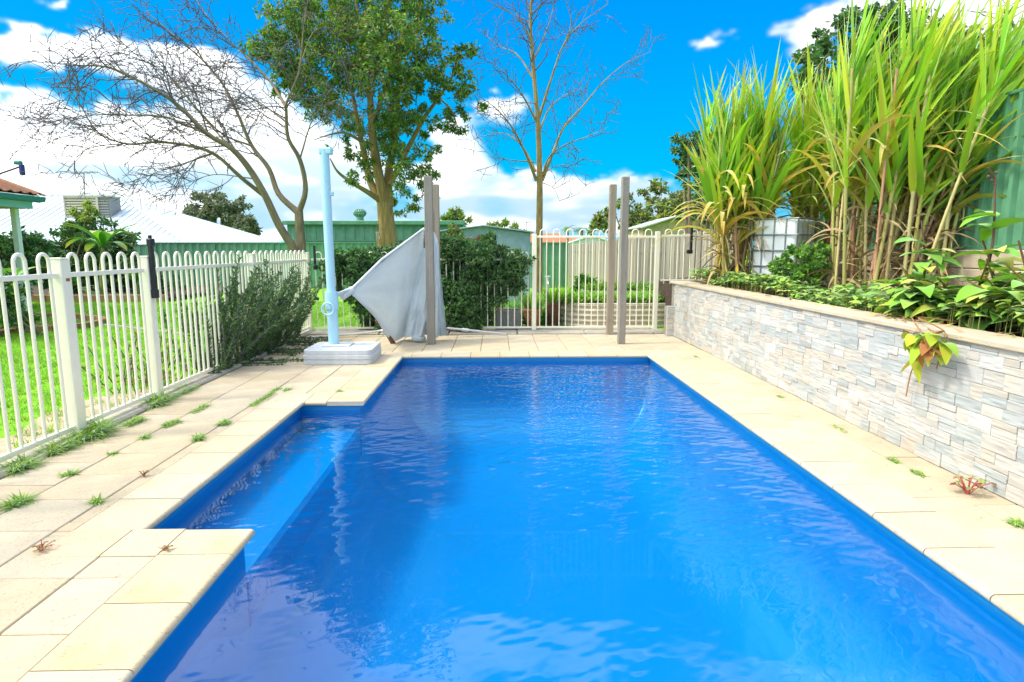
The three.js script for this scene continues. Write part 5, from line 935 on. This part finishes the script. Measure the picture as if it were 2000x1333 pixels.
{ // tall leafy plant on the right with dark stems
  reseed(211);
  const spots = [[1890, 590, 1945, 350, -4.9, 9, 'leafy plant with one tall dark bare tipped stem above the wall'], [1780, 590, 1800, 430, -5.3, 9, 'broad leaved bright green plant next to the cane foot above the wall'], [1985, 600, 1990, 470, -4.5, 9, 'leafy yellow green plant at the wall beside the tall dark stem'], [1930, 600, 1915, 455, -5.1, 8, 'leafy plant with light green blades tucked behind the tall dark stem']];
  for (const [bx, by, tx, ty, z, n, lab] of spots) {
    const b = atZ(bx, by, z); b.y = .93; const e = atZ(tx, ty, z), t = thing('leafy_plant', lab, 'plant', [b.x, .93, z]), mid = b.clone().lerp(e, .5).add(V(.05, .02, .05)), st = smooth([b, mid, e], 6);
    const stem = part('stem', tube(st, st.map((_, i) => mix(.014, .006, i / st.length)), 6), std([.12, .05, .03]), t);
    if (lab.includes('bare tipped')) { const q = e.clone(); part('seed_head', merge([tube([q, q.clone().add(V(-.07, .09, 0))], .006, 5), ...[0, 1, 2, 3].map((k) => new THREE.IcosahedronGeometry(.014, 0).translate(q.x - .03 * (k % 3) , q.y + .03 * k - .04, q.z)), ].map((g) => { return g; })), std([.14, .06, .04]), stem); }
    const stems2 = [st]; for (let k = 0; k < 6; k++) { const o = b.clone().add(V(rnd(-.22, .22), 0, rnd(-.2, .2))), q = smooth([o, o.clone().add(V(rnd(-.12, .12), rnd(.2, .3), rnd(-.1, .1))), o.clone().add(V(rnd(-.3, .3), rnd(.35, .6), rnd(-.2, .2)))], 4); part('stem', tube(q, .007, 5), std([.16, .10, .03]), t); stems2.push(q); }
    for (const s of stems2) for (let k = 0; k < n + 6; k++) { const p = s[Math.floor(rnd(.2, .8) * (s.length - 1))], a = rnd(0, 6.28), A = new Leaves(); heartLeaf(A, p.clone(), V(Math.cos(a), rnd(.1, .7), Math.sin(a)), rnd(.2, .36), rnd(.1, .17), vary(pick([[.22, .46, .02], [.30, .52, .02], [.16, .40, .02], [.45, .46, .03]]), .2), rnd(.5, 1.3)); part('leaf', A.build(), M.leafGloss, t); }
  }
  // vine hanging over the wall face
  const v = thing('hanging_vine', 'wilting yellow green vine hanging over the stone wall face', 'plant', [3.22, .98, -4.5]);
  const H = (x, y) => atX(x, y, 3.2), mainS = smooth([V(3.7, 1.02, -4.75), V(3.33, 1.06, -4.72), H(1850, 655), H(1838, 690), H(1830, 720)], 5), s2 = smooth([V(3.33, 1.05, -4.8), H(1800, 660), H(1790, 700), H(1778, 735), H(1770, 775)], 5);
  part('stem', tube(mainS, .006, 5), std([.30, .16, .06]), v); part('stem', tube(s2, .005, 5), std([.34, .16, .08]), v);
  for (let k = 0; k < 34; k++) { const p = H(rnd(1792, 1858), rnd(650, 680)), A = new Leaves(); p.x -= rnd(0, .06); heartLeaf(A, p, V(rnd(-.6, .1), rnd(-.6, .2), rnd(-.8, .8)), rnd(.10, .2), rnd(.07, .12), vary(pick([[.38, .48, .02], [.48, .50, .02], [.26, .42, .02], [.34, .46, .02], [.36, .16, .04]]), .2), 1.4); part('leaf', A.build(), M.leafGloss, v); }
  for (const [x, y, x2, y2, w, c] of [[1785, 695, 1806, 750, .075, [.46, .50, .03]], [1792, 698, 1762, 728, .06, [.55, .48, .03]], [1795, 690, 1812, 718, .05, [.6, .28, .05]]]) { const a = H(x, y), b = H(x2, y2), A = new Leaves(); A.blade(a, b.clone().sub(a).add(V(-.03, 0, 0)), a.distanceTo(b), w, c, { n: 5, droop: .15 }); part('leaf', A.build(), M.leafGloss, v); }
}
// leaf litter on the capping
{ const t = thing('leaf_litter', 'dry orange brown fallen leaves lying on the wall capping', 'leaves', [3.4, 1.0, -5]); t.userData.kind = 'stuff'; const A = new Leaves(); for (let k = 0; k < 50; k++) { const z = k < 30 ? -5.1 + rnd(-.35, .35) : rnd(-9, -3.6), a = rnd(0, 6.28); A.rhomb(V(rnd(3.3, 3.56), 1.006 + rnd(0, .02), z), V(Math.cos(a), rnd(0, .25), Math.sin(a)), V(-Math.sin(a), .1, Math.cos(a)), rnd(.05, .1), .03, vary(pick([[.4, .16, .05], [.3, .14, .06], [.45, .3, .06]]), .3)); } part('leaves', A.build(), M.dry, t); }

// ---------------------------------------------------------------- weeds between the pavers
reseed(221);
function tuft(px, py, w, n, L, lab, col = [[.24, .46, .02], [.32, .50, .03], [.16, .38, .02]]) {
  const c = atY(px, py), t = thing('grass_tuft', lab, 'weed', [c.x, 0, c.z], 'weeds between the pavers'), A = new Leaves();
  L *= 1.45; for (let k = 0; k < n * 1.5; k++) { const a = rnd(0, 6.28), u = rnd(-1, 1) * w, v = rnd(-.025, .025); A.blade(V(c.x + v, -.006, c.z + u), V(Math.cos(a) * rnd(.4, 1.2), rnd(.5, 1.4), Math.sin(a) * rnd(.4, 1.2)), L * rnd(.5, 1.2), .011, vary(pick(col), .25), { n: 3, droop: 1.1, prof: (q) => 1 - q * .8 }); } part('blades', A.build(), M.grass, t);
}
for (const [x, y, w, n, L, lab] of [[33, 985, .07, 130, .08, 'wide grass tuft in the outer paving joint opposite the near coping corner'], [133, 928, .04, 60, .06, 'small grass tuft on the outer joint beyond the widest flat tuft'], [188, 982, .02, 40, .05, 'tiny weed at the cross joint by the near coping corner'], [220, 887, .02, 30, .05, 'tiny grass sprig on the outer joint half way along'], [283, 856, .05, 60, .05, 'thin grass tuft on the outer joint before the grassy seam'], [335, 829, .10, 120, .06, 'grass tuft in the paving seam between the kerb tufts and the coping'], [390, 800, .16, 120, .05, 'long grassy seam between the outer pavers'], [437, 828, .05, 110, .06, 'rounded grass tuft by the coping strip'], [388, 858, .05, 90, .06, 'rounded grass tuft on the coping strip, paired with another'], [520, 775, .42, 260, .04, 'long strip of grass filling the joint beside the entry steps'], [560, 762, .08, 60, .04, 'grass patch at the corner of the entry step paving'], [665, 765, .04, 40, .04, 'small grass patch in the paving beyond the entry steps'], [185, 850, .16, 330, .17, 'large grass tuft at the foot of the gate post'], [305, 790, .14, 260, .15, 'large grass tuft at the foot of the latch post'], [262, 826, .12, 140, .08, 'grass tuft along the paving edge between the two square posts'], [350, 770, .30, 300, .10, 'grass growing along the kerb beside the rosemary'], [40, 915, .10, 200, .12, 'grass tuft at the kerb by the fence bars'], [120, 878, .16, 260, .12, 'grass tuft along the kerb before the gate post'], [1745, 900, .05, 40, .035, 'tiny weed in the joint at the foot of the stone wall'], [1795, 925, .06, 50, .035, 'tiny weed seam near the red weed by the wall'], [1640, 838, .12, 60, .025, 'thin line of moss weed in the wall side joint'], [1990, 1025, .03, 60, .05, 'small green weed at the wall foot'], [1360, 697, .04, 40, .03, 'dry weed speck at the far right paving joint'], [775, 655, .05, 60, .06, 'weed at the back kerb under the canopy'], [1525, 775, .05, 40, .03, 'small yellow weed in the far wall side joint']]) tuft(x, y, w, n, L, lab);
for (const [px, py, s, lab] of [[1890, 965, 1, 'red stemmed rosette weed growing by the foot of the stone wall'], [80, 1076, .42, 'small red weed with thin seed spikes on the near paving'], [322, 1076, .25, 'tiny red weed at the corner coping joint'], [280, 930, .3, 'small pink tipped weed beside the coping strip']]) {
  const c = atY(px, py), t = thing('red_weed', lab, 'weed', [c.x, 0, c.z]), T = new Tubes(), A = new Leaves();
  for (let k = 0; k < 14; k++) { const a = rnd(0, 6.28), d = V(Math.cos(a), rnd(.5, 2.2), Math.sin(a)).normalize(), e = c.clone().addScaledVector(d, rnd(.07, .17) * s); T.add([c.clone().setY(-.008), c.clone().lerp(e, .5).add(V(0, .01 * s, 0)), e], .003 * (s + .4), 4, null, false); for (let j = 0; j < 2; j++) heartLeaf(A, e.clone(), V(Math.cos(a + j), .3, Math.sin(a + j)), rnd(.03, .06) * s, .035 * s, vary(pick([[.36, .10, .06], [.22, .26, .04], [.26, .36, .04]]), .2)); }
  part('stems', T.build(), std([.42, .10, .08]), t); part('leaves', A.build(), M.leafGloss, t);
}
renderer.render(scene, camera);
